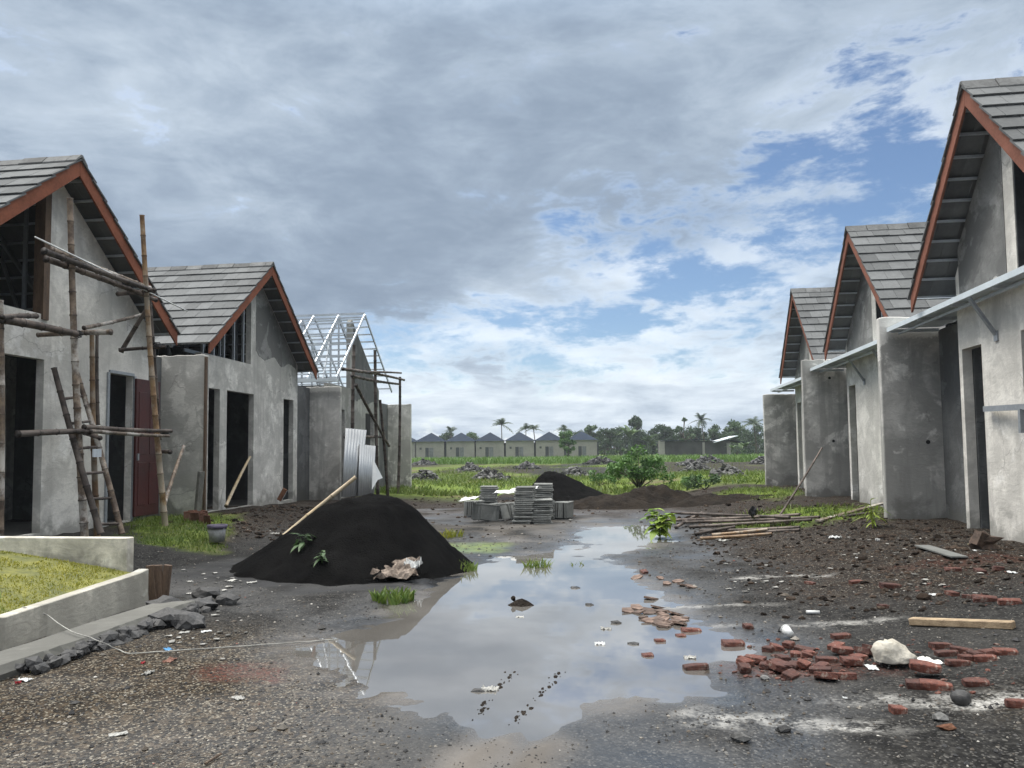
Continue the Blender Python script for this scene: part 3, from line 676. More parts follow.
def house(label, s, XF, ya, zg, half_n, half_f, y_end, y_fin, doors, pl, pl_fin, barge_mat, za=5.94, zt=3.7, ov=.43, depth=6.4, tiled=True,
          fin_top=3.45, gable=None, canopy=None, studs=True, seed=1, window=None, fin_out=None, y0=None):
    """s = -1: house runs towards -X, +1 towards +X.  d counts inwards from the front wall"""
    rd = random.Random(seed)
    root = thing('house', label, 'house', (XF, ya, zg), 'unfinished gabled houses along the muddy lane')
    X = lambda d: XF + s*d
    sn = (za-zt)/half_n; sf = (za-zt)/half_f
    zl = lambda y: za - (ya-y)*sn if y < ya else za - (y-ya)*sf
    y0 = ya-half_n+.42 if y0 is None else y0
    zb = zg-.35; wt = 3.58; g = .09
    holes = [[(a, zb+.33+.02), (b, zb+.35+.02), (b, h), (a, h)] for a, b, h in doors]
    if window: holes.append([(window[0], window[2]), (window[1], window[2]), (window[1], window[3]), (window[0], window[3])])
    out = [(y0, zb), (y_end, zb), (y_end, min(zl(y_end)-g, 3.9))]
    out += [(ya, za-g-.02), (ya-.17, zl(ya-.17)-g), (ya-.17, wt), (y0, wt)]
    scan_wall('front_wall', out, holes, lambda y, z: (X(0), y, z), (s*.13, 0, 0), pl, root)
    if s > 0:
        mb = MB(); mb.box((X(.075), ya-.182, (wt+zl(ya-.18)-.1)/2), (.13, .018, zl(ya-.18)-.1-wt)); child(mb, 'gable_frame_or_shade', REVEAL_DK, root)  # dark strip added over the pale reveal so the open gable looks shaded
    if seed == 1:
        mb = MB(); mb.box((X(.055), ya-.13, (wt+zl(ya-.13)-.1)/2-.03), (.17, .12, zl(ya-.13)-.1-wt+.10)); child(mb, 'gable_frame_or_shade', WOOD_DK, root)
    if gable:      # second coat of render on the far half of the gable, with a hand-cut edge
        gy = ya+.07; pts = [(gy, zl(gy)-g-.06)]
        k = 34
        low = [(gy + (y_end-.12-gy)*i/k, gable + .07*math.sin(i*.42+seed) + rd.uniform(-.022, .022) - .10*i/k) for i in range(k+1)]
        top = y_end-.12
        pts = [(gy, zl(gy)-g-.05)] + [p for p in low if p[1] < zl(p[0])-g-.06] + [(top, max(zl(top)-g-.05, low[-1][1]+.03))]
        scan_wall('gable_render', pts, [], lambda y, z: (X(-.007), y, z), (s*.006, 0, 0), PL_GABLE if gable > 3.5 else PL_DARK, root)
    mb = MB()
    for yy in (y0+.06, y_end-.06):
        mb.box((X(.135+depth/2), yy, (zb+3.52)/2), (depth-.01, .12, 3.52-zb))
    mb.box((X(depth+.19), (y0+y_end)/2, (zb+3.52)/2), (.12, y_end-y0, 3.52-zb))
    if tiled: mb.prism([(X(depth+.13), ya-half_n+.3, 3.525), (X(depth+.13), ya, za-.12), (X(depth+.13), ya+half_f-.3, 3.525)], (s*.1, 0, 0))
    child(mb, 'side_wall', PL_DARK, root)  # shade put into the colour: dark walls deepen the doorways
    mb = MB(); mb.box((X(2.6), (y0+y_end)/2, (zg+3.3)/2), (.10, y_end-y0-.26, 3.3-zg)); child(mb, 'inner_wall', PL_L3, root)
    mb = MB(); mb.box((X(.14+depth/2), (y0+y_end)/2, zg-.06), (depth-.03, y_end-y0-.25, .12)); child(mb, 'floor', SLAB, root)
    # recess wall between the front and the fin, then the fin wall standing out at the plot line
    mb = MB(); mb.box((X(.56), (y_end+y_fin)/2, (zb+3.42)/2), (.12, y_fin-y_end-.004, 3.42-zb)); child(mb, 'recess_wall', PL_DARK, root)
    fo = -ov if fin_out is None else fin_out
    mb = MB(); n = 12; jag = [(X(fo+(.62-fo)*i/n), fin_top + rd.uniform(-.012, .012)) for i in range(n+1)]
    pts = [(X(fo), y_fin, zb)] + [(x, y_fin, z) for x, z in jag] + [(X(.62), y_fin, zb)]
    mb.prism(pts, (0, .14, 0)); child(mb, 'fin_wall', pl_fin, root, bevel=.012)
    xo, xi = X(-ov), X(depth+.1)
    if tiled:
        mb = MB()
        tiles_on(mb, ya-half_n, zt, ya, za, xo-s*.03, xi, 10, rd); tiles_on(mb, ya+half_f, zt, ya, za, xo-s*.03, xi, 10, rd)
        roof = child(mb, 'roof', TILE, root)
        mb = MB(); x = min(xo-s*.04, xi); x1 = max(xo-s*.04, xi)
        while x < x1-.1:
            xx = min(x+.40, x1); j = rd.uniform(-.006, .006)
            pr = [(x, ya-.13, za-.13*sn+.075+j), (x, ya-.02, za+.085+j), (x, ya+.02, za+.085+j), (x, ya+.13, za-.13*sf+.075+j), (x, ya+.13, za-.13*sf+.05+j), (x, ya, za+.055+j), (x, ya-.13, za-.13*sn+.05+j)]
            mb.prism(pr, (xx-x-.012, 0, 0)); x += .40
        child(mb, 'ridge_cap', TILE_DK, roof)
        mb = MB()                                     # battens seen under the verge
        for y_e, sl in ((ya-half_n, sn), (ya+half_f, sf)):
            sg = 1 if y_e < ya else -1
            L = abs(ya-y_e)
            for i in range(10):
                y = y_e + sg*(L*(i+.12)/10); z = zl(y)-.018
                mb.beam((xo+s*.035, y, z), (xi, y, z), .045, .03)
        child(mb, 'batten', STEEL, roof)
    mb = MB()                                          # trusses
    for d in (.45, 1.7, 2.95, 4.2, 5.4):
        for y_e in (ya-half_n+.06, ya+half_f-.06):
            mb.beam((X(d), y_e, zl(y_e)-.075), (X(d), ya, za-.075), .05, .075)
        mb.beam((X(d), y0+.1, 3.66), (X(d), y_end-.1, 3.66), .05, .07)
        for fa in (.35, .7):
            for sg, hf in ((-1, half_n), (1, half_f)):
                yy = ya+sg*hf*fa*.8
                mb.beam((X(d), ya+sg*hf*.28*(1 if fa < .5 else 2.0), 3.66), (X(d), yy if fa < .5 else ya+sg*hf*.28, zl(yy if fa < .5 else ya+sg*hf*.28)-.1), .04, .05)
        mb.beam((X(d), ya, 3.66), (X(d), ya, za-.12), .04, .05)
    child(mb, 'truss', STEEL_DK if tiled else STEEL, root)
    if tiled:
        for sg, hf, sl in ((-1, half_n, sn), (1, half_f, sf)):
            mb = MB(); yt = ya+sg*hf; w = .26
            pts = [(xo, ya+sg*.003, za+.03), (xo, yt, zt+.03), (xo, yt, zt+.03-w*.92), (xo, ya+sg*.003, za+.03-w)]
            mb.prism(pts, (s*.03, 0, 0)); child(mb, 'barge_board', barge_mat, root)
        if studs:
            mb = MB()
            for k in range(5):
                y = ya-.17-(half_n-.5)*(k+.6)/5.2
                if zl(y)-.1 > wt+.1: mb.box((X(.07), y, (wt+zl(y)-.1)/2), (.05, .04, zl(y)-.1-wt))
            child(mb, 'gable_stud', STEEL_DK, root)
    if canopy:
        yc0, yc1, zc, din = canopy
        mb = MB(); cv = -ov+(.12 if seed == 11 else .02); xa, xb = X(cv+.02), X(din)
        mb.open = False
        npt = int((yc1-yc0)/.18)
        rid = []
        for i in range(npt+1):
            y = yc0+(yc1-yc0)*i/npt; zz = .018 if i % 2 else 0
            rid.append((y, zz))
        up = [(xa, y, zc+.055+z) for y, z in rid]; mb2 = MB()
        lo = [(xa, y, zc+.050+z) for y, z in rid[::-1]]
        mb.prism(up+lo, (xb-xa, 0, 0))
        can = child(mb, 'canopy', STEEL_WH, root)
        mb = MB(); mb.box((X(cv), (yc0+yc1)/2, zc+.04), (.028, yc1-yc0, .075)); child(mb, 'canopy_fascia', STEEL_WH, can)
        mb = MB()
        k = max(2, int((yc1-yc0)/1.1))
        for i in range(k+1):
            y = yc0+.06+(yc1-yc0-.12)*i/k
            mb.box((X((cv+din)/2), y, zc+.012), (abs(din-cv)-.06, .04, .05))
        mb.box((X(cv*.45), (yc0+yc1)/2, zc-.03), (.04, yc1-yc0-.1, .034))
        child(mb, 'canopy_rafter', STEEL, can)
        for y in canopy_brackets.get(seed, []):
            mb = MB(); mb.beam((X(-.015), y, zc-.50), (X(-ov*.72), y, zc-.02), .035, .06, up=(0, 1, 0)); mb.box((X(-.012), y, zc-.52), (.02, .09, .13))
            child(mb, 'bracket', STEEL_DK, root)
    return root, X, zl
canopy_brackets = {11: [10.4, 8.9, 7.4], 12: [16.9, 15.4]}

XL = -8.38
h1, X1, _ = house('leftmost grey plastered house with bamboo scaffold, dark open gable and red-brown door', -1, XL, 10.3, .33, 2.7, 2.65, 12.75, 13.93,
      [(9.0, 10.2, 2.91), (11.66, 12.30, 2.87)], PL_L1, PL_L2, BARGE, seed=1, studs=False, y0=6.7)
h2, X2, _ = house('tiled second house of the left row with three dark doorways and dark gable render', -1, XL, 16.83, .29, 2.75, 2.75, 19.3, 21.33,
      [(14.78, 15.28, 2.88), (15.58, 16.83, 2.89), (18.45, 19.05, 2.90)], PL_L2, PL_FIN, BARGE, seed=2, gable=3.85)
h3, X3, _ = house('roofless house at the end of the left row with bare steel roof trusses', -1, XL, 23.55, .12, 2.5, 3.0, 26.4, 29.1,
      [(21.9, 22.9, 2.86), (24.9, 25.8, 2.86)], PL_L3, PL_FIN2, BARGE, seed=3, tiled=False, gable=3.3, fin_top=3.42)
# bare steel roof of the third house
def steel_roof():
    X = X3; ya, za, zt, hn, hf = 23.55, 6.0, 3.75, 2.5, 3.0
    for nm, sg, hh in (('batten', -1, hn), ('batten', 1, hf)):
        mb = MB()
        for i in range(11):
            u = i/11+.02; y = ya+sg*hh*(1-u); z = zt+(za-zt)*u+.02
            mb.beam((X(-.43), y, z), (X(6.4), y, z), .045, .04)
        child(mb, nm, STEEL, h3)
    mb = MB()
    for d in (-.43, .45, 1.3, 2.2, 3.1, 4.0, 4.9, 5.8):
        for sg, hh in ((-1, hn), (1, hf)):
            mb.beam((X(d), ya+sg*hh, zt-.05), (X(d), ya+sg*.02, za-.03), .035, .075)
    mb.beam((X(-.43), ya, za+.02), (X(6.4), ya, za+.02), .05, .06)
    child(mb, 'rafter', STEEL, h3)
    mb = MB(); mb.box((X(.7), 21.05, 3.62), (2.3, .18, .10)); child(mb, 'eave_beam', STEEL_WH, h3)
steel_roof()
# door leaf of the first house, swung open flat on the wall
def red_door():
    mb = MB(); mb.box((-8.33, 12.66, 1.62), (.045, .70, 2.42)); d = child(mb, 'door', DOOR_RED, h1, bevel=.006)
    for z0, z1 in ((.6, 1.35), (1.5, 2.6)):
        mb = MB()
        for y in (12.42, 12.74):
            mb.box((-8.304, y+.07, (z0+z1)/2), (.012, .22, z1-z0))
        child(mb, 'door_panel', DOOR_RED, d, bevel=.004)
    mb = MB(); mb.box((-8.295, 12.36, 1.45), (.03, .03, .12)); child(mb, 'handle', STEEL_DK, d)
red_door()
mb = MB(); mb.box((-8.375, 11.63, 1.62), (.05, .05, 2.5)); mb.box((-8.375, 12.33, 1.62), (.05, .05, 2.5)); mb.box((-8.375, 11.98, 2.89), (.052, .65, .05)); child(mb, 'door_frame', STEEL_DK, h1)
mb = MB(); mb.beam((-7.93, 13.92, .4), (-7.93, 13.92, 3.4), .05, .05); child(mb, 'corner_batten', WOOD_DK, h1)

r1, RX1, _ = house('nearest house on the right with dusty terracotta verge and long metal canopy over its wall', 1, 4.87, 10.0, .24, 2.15, 2.0, 11.5, 13.4,
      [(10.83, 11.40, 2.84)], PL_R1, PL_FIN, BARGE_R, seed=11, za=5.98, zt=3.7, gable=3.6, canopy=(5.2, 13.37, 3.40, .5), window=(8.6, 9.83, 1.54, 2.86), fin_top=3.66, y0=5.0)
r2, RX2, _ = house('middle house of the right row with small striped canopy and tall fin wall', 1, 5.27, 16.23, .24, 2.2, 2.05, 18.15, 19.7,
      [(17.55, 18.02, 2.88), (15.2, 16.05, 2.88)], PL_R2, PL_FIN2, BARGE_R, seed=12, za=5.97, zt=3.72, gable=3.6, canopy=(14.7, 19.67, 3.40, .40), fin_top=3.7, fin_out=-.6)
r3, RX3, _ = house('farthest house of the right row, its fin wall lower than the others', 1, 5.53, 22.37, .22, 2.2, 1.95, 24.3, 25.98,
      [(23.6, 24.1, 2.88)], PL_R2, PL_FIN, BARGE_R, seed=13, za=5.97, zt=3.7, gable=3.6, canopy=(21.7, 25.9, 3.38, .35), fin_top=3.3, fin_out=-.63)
# steel shelf arm on the right house's wall
mb = MB(); mb.beam(on_x(985, 409, 4.80), on_x(1040, 406, 4.70), .05, .07); mb.beam(on_x(1021, 409, 4.70), on_x(1022, 433, 4.70), .05, .05); child(mb, 'steel_arm', STEEL_DK, r1)
mb = MB(); mb.lathe([(0.0, 0), (.13, 0), (.13, .02), (0, .02)], on_x(966, 329, 5.36), 20, Matrix.Rotation(R(-90), 3, 'Y')); child(mb, 'round_outlet', PL_DARK, r1)
for (hh, px, py, X, Y) in ((r1, 928, 442, 0, 13.4), (r2, 833.5, 441, 0, 19.7), (r2, 829.5, 378, 0, 19.7)):
    c = on_y(px, py, Y-.003); mb = MB(); mb.lathe([(0, 0), (.035, 0), (.035, .006), (0, .006)], c, 12, Matrix.Rotation(R(90), 3, 'X')); child(mb, 'pipe_hole', BLACK, hh)

# ------------------------------------------------------------------ bamboo scaffolds
def pole(parent, a, b, r, m, name='pole', r1=None, bend=.006):
    mb = MB(); mb.bamboo(a, b, r, r1, bend=bend); return child(mb, name, m, parent, smooth=True)
def lashing(parent, p, r=.06):
    mb = MB(); rd = random.Random(int(p[1]*997))
    pts = [Vector(p)+Vector((math.cos(i*1.9)*r, math.sin(i*1.9)*r, (i-7)*.006)) for i in range(15)]
    mb.path(pts, .009, 5); return child(mb, 'lashing', BLACK, parent, smooth=True)
def gx(px, X, dz=-.08):
    """foot of an upright standing at plane X"""
    y = on_x(px, 520, X).y; return Vector((X, y, hz(X, y)+dz))
A = -7.42
sc1 = thing('bamboo_scaffold', 'tall lashed bamboo scaffold standing against the leftmost house', 'scaffold', (A, 11.3, .3))
for (pb, pt, X, r, m) in ((1, (1, 300), A, .036, BAM), (86, (70, 198), A, .052, BAM), (98, (92, 334), A-.14, .045, BAM_OR), (166, (142, 215), A, .050, BAM_OR)):
    pole(sc1, gx(pb, X), on_x(*pt, X), r, m, 'upright_pole', r*.72)
for (pa, pb_, X, r, m) in (((159, 440), (149, 296), A-.1, .042, BAM_DK), ((98, 425), (97, 335), A-.2, .028, BAM_DK),
        ((44, 251), (154, 291), A+.07, .045, BAM_DK), ((46, 259), (156, 300), A-.08, .045, BAM_DK), ((52, 250), (150, 288), A-.05, .04, BAM),
        ((2, 319), (76, 334), A+.07, .055, BAM_DK), ((18, 434), (90, 431), A+.06, .042, BAM_DK), ((84, 427), (171, 431), A+.07, .035, BAM_DK), ((90, 431), (169, 436), A+.10, .030, BAM)):
    pole(sc1, on_x(*pa, X), on_x(*pb_, X), r, m, 'ledger_pole')
for (pa, Xa, pb_, Xb, r, m) in (((111, 332), A+.45, (38, 335), A-.75, .04, BAM), ((84, 328), A-.1, (148, 313), A-.3, .03, BAM), ((121, 352), A-.6, (151, 302), A-.1, .038, BAM_DK),
        ((118, 294), A-.75, (155, 290), A+.25, .036, BAM_DK), ((36, 316), A-.4, (2, 317), A+.3, .035, BAM_DK), ((100, 438), A+.4, (70, 430), A-.8, .03, BAM_DK), ((170, 452), A+.2, (158, 452), A-.6, .035, BAM_DK),
        ((119, 350), A-.55, (166, 347), A+.1, .03, BAM_DK)):
    pole(sc1, on_x(*pa, Xa), on_x(*pb_, Xb), r, m, 'cross_pole')
for p in ((73, 262), (77, 334), (152, 293), (157, 345), (86, 431), (166, 432), (3, 320)): lashing(sc1, on_x(*p, A), .07)
rod = MB(); rod.path([on_x(35, 237, A+.15), on_x(110, 273, A+.05), on_x(187, 311, A+.1)], .011, 6)
tag(rod.build('white_rod', WHITE, smooth=True), 'thin white rod resting on top of the left scaffold ledgers', 'rod')

lad = thing('bamboo_ladder', 'short bamboo ladder leaning on the scaffold before the leftmost house', 'ladder', gx(110, -7.1, 0))
L0, L1_ = on_x(101, 534, -7.05), on_x(54, 368, -7.75)
M0, M1 = on_x(122, 534, -7.10), on_x(74, 363, -7.80)
pole(lad, L0, L1_, .045, BAM_DK, 'rail'); pole(lad, M0, M1, .042, BAM, 'rail')
for u in (.06, .21, .36, .51, .66, .81): pole(lad, L0.lerp(L1_, u)+Vector((0, -.03, 0)), M0.lerp(M1, u)+Vector((0, .06, 0)), .022, BAM_DK, 'rung')
tagm = MB(); tagm.box(on_x(97, 453, -7.0), (.02, .16, .11)); child(tagm, 'nailed_plate', STEEL, lad)

B3 = -7.35
sc3 = thing('bamboo_scaffold', 'small bamboo scaffold beside the roofless house, behind the leaning zinc sheets', 'scaffold', (B3, 23.5, .2))
for (pb, pt, X, r, m) in ((353, (354, 345), B3-.2, .06, BAM_DK), (378, (375, 350), B3, .06, BAM_DK), (388, (380, 400), B3, .055, BAM_DK), (398, (400, 377), B3, .055, BAM_DK)):
    pole(sc3, gx(pb, X), on_x(*pt, X), r, m, 'upright_pole')
for (pa, Xa, pb_, Xb, r) in (((343, 369), B3, (404, 380), B3, .045), ((352, 376), B3-.1, (398, 384), B3-.1, .045), ((356, 385), B3, (389, 446), B3, .05), ((345, 437), B3-.2, (384, 437), B3-.1, .045), ((366, 372), B3, (401, 373), B3+.2, .035)):
    pole(sc3, on_x(*pa, Xa), on_x(*pb_, Xb), r, BAM_DK, 'ledger_pole')

# ------------------------------------------------------------------ zinc sheets leaning against the end scaffold
def zinc(name, label, p00, p10, p01, p11):
    mb = MB(); mb.open = True; n = 40; vs = []; fs = []
    nrm = (Vector(p10)-Vector(p00)).cross(Vector(p01)-Vector(p00)).normalized()
    for j in range(2):
        for i in range(n+1):
            u = i/n; a = Vector(p00).lerp(Vector(p10), u); b = Vector(p01).lerp(Vector(p11), u)
            vs.append((a if j == 0 else b) + nrm*(.022*math.cos(u*14*math.pi)))
    for i in range(n): fs.append((i, i+1, n+2+i, n+1+i))
    mb.add(vs, fs); o = mb.build(name, ZINC, smooth=True)
    sm = o.modifiers.new('thick', 'SOLIDIFY'); sm.thickness = .003
    return tag(o, label, 'metal sheet')
ZX = -6.9
zinc('zinc_sheet', 'taller corrugated zinc sheet leaning upright beside the roofless house', on_x(341, 497, ZX), on_x(358, 496, ZX), on_x(345, 428, ZX-.3), on_x(366, 430, ZX-.3))
zinc('zinc_sheet', 'shorter corrugated zinc sheet leaning next to the taller one', on_x(357, 496, ZX+.05), on_x(373, 495, ZX+.05), on_x(359, 444, ZX-.2), on_x(375, 446, ZX-.2))
mb = MB(); P = [on_x(373, 460, ZX-.1), on_x(382, 478, ZX), on_x(377, 480, ZX+.05), on_x(371, 490, ZX)]
mb.prism(P, (.02, .01, 0)); tag(mb.build('torn_tarp', WHITE), 'torn white tarpaulin scrap hanging behind the zinc sheets', 'tarp')

# ------------------------------------------------------------------ heaps
def heap(name, mat, label, cat, c, rx, ry, h, seed, flat=.0, n=150, rough=.06, pw=1.0, skew=(0, 0)):
    rd = random.Random(seed); vs = []; fs = []; m = 56
    for j in range(m+1):
        t = j/m
        for i in range(n):
            th = 2*math.pi*i/n; k = 1+.14*mnoise.noise(Vector((math.cos(th)*1.2, math.sin(th)*1.2, seed)))+(.06*mnoise.noise(Vector((math.cos(th)*5, math.sin(th)*5, seed)))+.03*mnoise.noise(Vector((math.cos(th)*16, math.sin(th)*16, seed))))*t
            x = c[0]+rx*k*t*math.cos(th)+skew[0]*(1-t); y = c[1]+ry*k*t*math.sin(th)+skew[1]*(1-t)
            tt = max(0, (t-flat)/(1-flat))
            z = h*(1-tt)*(1-.10*math.exp(-(tt/.12)**2)) - .10*h*math.sin(math.pi*min(1, tt))*.8
            z += rough*h*mnoise.noise(Vector((x*1.7, y*1.7, seed)))*(1-t*.6) + rough*.45*h*mnoise.noise(Vector((x*5, y*5, seed))) + rough*.22*h*mnoise.noise(Vector((x*14, y*14, seed+4)))
            # concave toe running out on the ground
            vs.append((x, y, hz(x, y)*min(1, t*1.3) + c[2]*(1-min(1, t*1.3)) + z - .06*t**6))
    for j in range(m):
        for i in range(n):
            i2 = (i+1) % n; fs.append((j*n+i, j*n+i2, (j+1)*n+i2, (j+1)*n+i))
    mb = MB(); mb.open = True; mb.add(vs, fs); o = mb.build(name, mat, smooth=True)
    return tag(o, label, cat)
pile = heap('sand_pile', SAND, 'large black sand pile on the left of the puddle', 'sand pile', (-3.44, 9.75, 0.03), 1.68, 1.50, .93, 3, flat=.25, rough=.075, skew=(.28, .1))
heap('sand_pile', SAND, 'smaller black sand pile behind the stacked grey tiles', 'sand pile', (-1.6, 24.5, .05), 1.6, 1.3, .88, 5, flat=.12, rough=.08, skew=(-.55, 0))
for i, (px, py, rx, ry, h, lab) in enumerate(((655, 506, 1.8, .9, .60, 'brown earth mound in front of the big green bush'), (610, 508, 1.8, .8, .36, 'low dark earth mound left of the bush, beside the sand pile'), (715, 505, 1.7, .7, .30, 'low dark earth mound right of the bush'))):
    p = gp(px, py); heap('earth_mound', SOIL, lab, 'earth mound', (p.x, p.y+.5, .05), rx, ry, h, 20+i, rough=.25)

# ------------------------------------------------------------------ stacked concrete tiles
def tile_mesh():
    mb = MB(); mb.box((0, 0, .0155), (.40, .34, .031)); mb.box((0, .155, .036), (.40, .03, .010))
    me_o = mb.build('concrete_tile', PAVER, bevel=.004); return me_o
t0 = tile_mesh(); first = [True]
def put_tile(loc, rot, label):
    if first[0]: o = t0; first[0] = False
    else: o = t0.copy(); COL.objects.link(o)
    o.location = loc; o.rotation_euler = rot
    tag(o, label, 'roof tile', 'flat grey tiles stacked beyond the puddle')
rd = random.Random(5)
def stack(px, py, n, rz, label, z0=None, dx=0, dy=0):
    p = gp(px, py); z = p.z if z0 is None else z0; lx = rd.uniform(-.004, .004)
    for i in range(n):
        put_tile((p.x+dx+rd.uniform(-.022, .022)+lx*i, p.y+dy+.17+rd.uniform(-.02, .02), z+i*.0425), (rd.uniform(-.012, .012), rd.uniform(-.012, .012), rz+rd.uniform(-.09, .09)), label); 
    return (p.x+dx, p.y+dy, z+n*.0425)
def leaners(px, py, n, step, tilt, label, edge=False):
    p = gp(px, py)
    for i in range(n):
        put_tile((p.x+i*step, p.y+.2+rd.uniform(-.01, .01), p.z+.19), (R(90)+rd.uniform(-.04, .04)+(tilt if edge else 0), rd.uniform(-.04, .04)+(0 if edge else tilt), R(rd.uniform(-4, 4))+(R(72) if edge else R(12))), label)
stack(532.5, 524, 12, .1, 'grey tile in the right-hand lower front stack of the tile pile', dx=.18)
stack(524, 524, 18, -.05, 'grey tile in the tallest narrow stack at the middle of the tile pile', dx=-.03)
stack(536, 519, 18, .06, 'grey tile in the tall square stack next to the middle of the tile pile', dx=.18)
b = stack(487, 515, 7, .05, 'grey tile in the hidden base under the raised left stack')
stack(487, 515, 9, .04, 'grey tile in the raised left stack on top of the tile pile', z0=b[2]+.004)
leaners(466, 517, 7, .045, R(3), 'grey tile standing on edge at the left end of the tile pile', True)
leaners(480, 522, 4, .06, R(5), 'grey tile leaning at the front left of the tile pile')
leaners(492, 521, 5, .060, R(-16), 'tilted grey tile leaning left of the tallest stack', True)
leaners(505, 520, 5, .05, R(-12), 'grey tile standing on edge in the middle of the tile pile', True)
leaners(553, 519, 9, .042, R(1), 'grey tile standing upright at the right end of the tile pile', True)
for (px, py, w, l, rz, lab) in ((471, 497, .35, .5, .3, 'white plastic sheet piece covering the left end of the tile pile'), (508, 490, .5, .45, .15, 'crumpled white plastic sheet behind the raised tile stack'), (526, 487, .55, .35, .4, 'white plastic strip lying on top of the tall tile stacks')):
    p = on_y(px, py, 15.9); mb = MB(); mb.open = True; n = 7; vs = []
    for j in range(n):
        for i in range(n):
            u, v = i/(n-1)-.5, j/(n-1)-.5
            vs.append((p.x+u*w+v*.1, p.y+v*l, p.z + .06*u*2*rz + .05*mnoise.noise(Vector((u*4, v*4, px))) - .10*abs(v)))
    mb.add(vs, [(j*n+i, j*n+i+1, (j+1)*n+i+1, (j+1)*n+i) for j in range(n-1) for i in range(n-1)])
    o = mb.build('plastic_sheet', WHITE); o.modifiers.new('thick', 'SOLIDIFY').thickness = .004; tag(o, lab, 'plastic sheet')

# ------------------------------------------------------------------ planter wall with lawn, kerb
wl = thing('lawn_wall', 'low weathered concrete wall holding the lawn at the left', 'garden wall', (-4.7, 6.5, 0))
zt_b = on_y(70, 537, 7.05).z
mb = MB(); mb.box((-8.0, 7.05, (zt_b-.25)/2), (6.42, .11, zt_b+.25)); child(mb, 'back_wall', CONC, wl, bevel=.008)
pa = on_x(145, 570, -4.68).z; pb_ = on_x(8, 614, -4.68).z
mb = MB(); mb.prism([(-4.72, 7.08, -.25), (-4.72, 7.08, pa+.02), (-4.72, 6.95, pa), (-4.72, 5.28, pb_), (-4.72, 5.28, -.25)], (.11, 0, 0)); child(mb, 'side_wall', CONC, wl, bevel=.006)
mb = MB(); mb.box((-6.2, 5.25, (pb_-.25)/2-.01), (2.95, .10, pb_+.25)); child(mb, 'end_wall', CONC, wl, bevel=.006)
mb = MB(); mb.open = True; n = 30; vs = []
def lawn_z(x, y):
    u = (y-5.3)/1.7; v = min(1, (-4.72-x)/1.6)
    return pb_-.02 + (pa-pb_+.02)*u + v*(.30*(1-.25*u)) + .03*mnoise.noise(Vector((x*2, y*2, 1)))
for j in range(n+1):
    for i in range(n+1):
        x = -4.73-3.2*i/n; y = 5.3+1.7*j/n; vs.append((x, y, lawn_z(x, y)))
mb.add(vs, [(j*(n+1)+i, j*(n+1)+i+1, (j+1)*(n+1)+i+1, (j+1)*(n+1)+i) for j in range(n) for i in range(n)])
kind(mb.build('lawn_soil', simple('lawn_soil', (.085, .10, .015), (.18, .175, .035), scale=5, scale2=30), smooth=True), 'structure')
kb = thing('stone_kerb', 'grey concrete kerb on rubble footing in front of the lawn wall', 'kerb', (-4.4, 6, 0))
mb = MB(); n = 24; rd = random.Random(8); P0 = [on_z(0, 664, .10), on_z(70, 640, .11), on_z(125, 620, .115), on_z(186, 600, .12)]
top = []; 
for i in range(n+1):
    u = i/n*3; k = min(2, int(u)); p = P0[k].lerp(P0[k+1], u-k); top.append(p)
top = [top[0] + (top[0]-top[6])*1.0] + top
vs = []; fs = []
for i, p in enumerate(top):
    j = .03*mnoise.noise(Vector((i*.9, 0, 3)))
    vs += [(p.x-.28, p.y-.03, -.1), (p.x-.28, p.y-.03, .10), (p.x+.06+j, p.y+.05, .11+j*.5), (p.x+.10+j, p.y+.06, .06), (p.x+.06+j, p.y+.06, -.1)]
for i in range(len(top)-1):
    for k in range(4): fs.append((i*5+k, i*5+k+1, (i+1)*5+k+1, (i+1)*5+k))
fs += [(0, 1, 2, 3, 4), tuple((len(top)-1)*5+k for k in (4, 3, 2, 1, 0))]
mb.add(vs, fs); child(mb, 'kerb_slab', KERB, kb)
mb = MB()
for i in range(170):
    u = rd.random()*3; k = min(2, int(u)); p = P0[k].lerp(P0[k+1], u-k); s_ = rd.uniform(.02, .07)
    mb.rock((p.x+rd.uniform(.05, .19), p.y+rd.uniform(0, .12), rd.uniform(0, .07)), (s_, s_, s_*.75), i, 1)
child(mb, 'rubble_footing', STONE_DK, kb)
for i, (px, py, s_, lab) in enumerate(((164, 612, .15, 'big black rock at the far end of the kerb'), (200, 610, .13, 'flat black rock beside the kerb, right of the big rock'), (190, 627, .12, 'rounded black rock lying on the gravel just before the kerb end'), (166, 626, .14, 'broad black rock between the kerb and the round rock'), (228, 604, .10, 'small dark rock farthest out from the kerb'), (206, 598, .12, 'dark rock touching the back of the kerb end'))):
    p = gp(px, py); mb = MB(); mb.rock((0, 0, s_*.35), (s_*1.25, s_*.9, s_*.6), 200+i, 2); o = mb.build('black_rock', STONE_DK, smooth=False); o.location = p; tag(o, lab, 'rock', 'black rocks at the kerb end')
mb = MB(); a = on_y(157, 600, 7.25)
for i, (dx, tl) in enumerate(((-.06, -.12), (.0, -.05), (.07, .10))):
    mb.box((a.x+dx, a.y+.02*i, .17), (.08, .035, .36), Matrix.Rotation(tl, 3, 'Y'))
tag(mb.build('wood_offcuts', WOOD_DK, bevel=.004), 'dark brown timber offcuts propped at the corner of the lawn wall', 'timber')

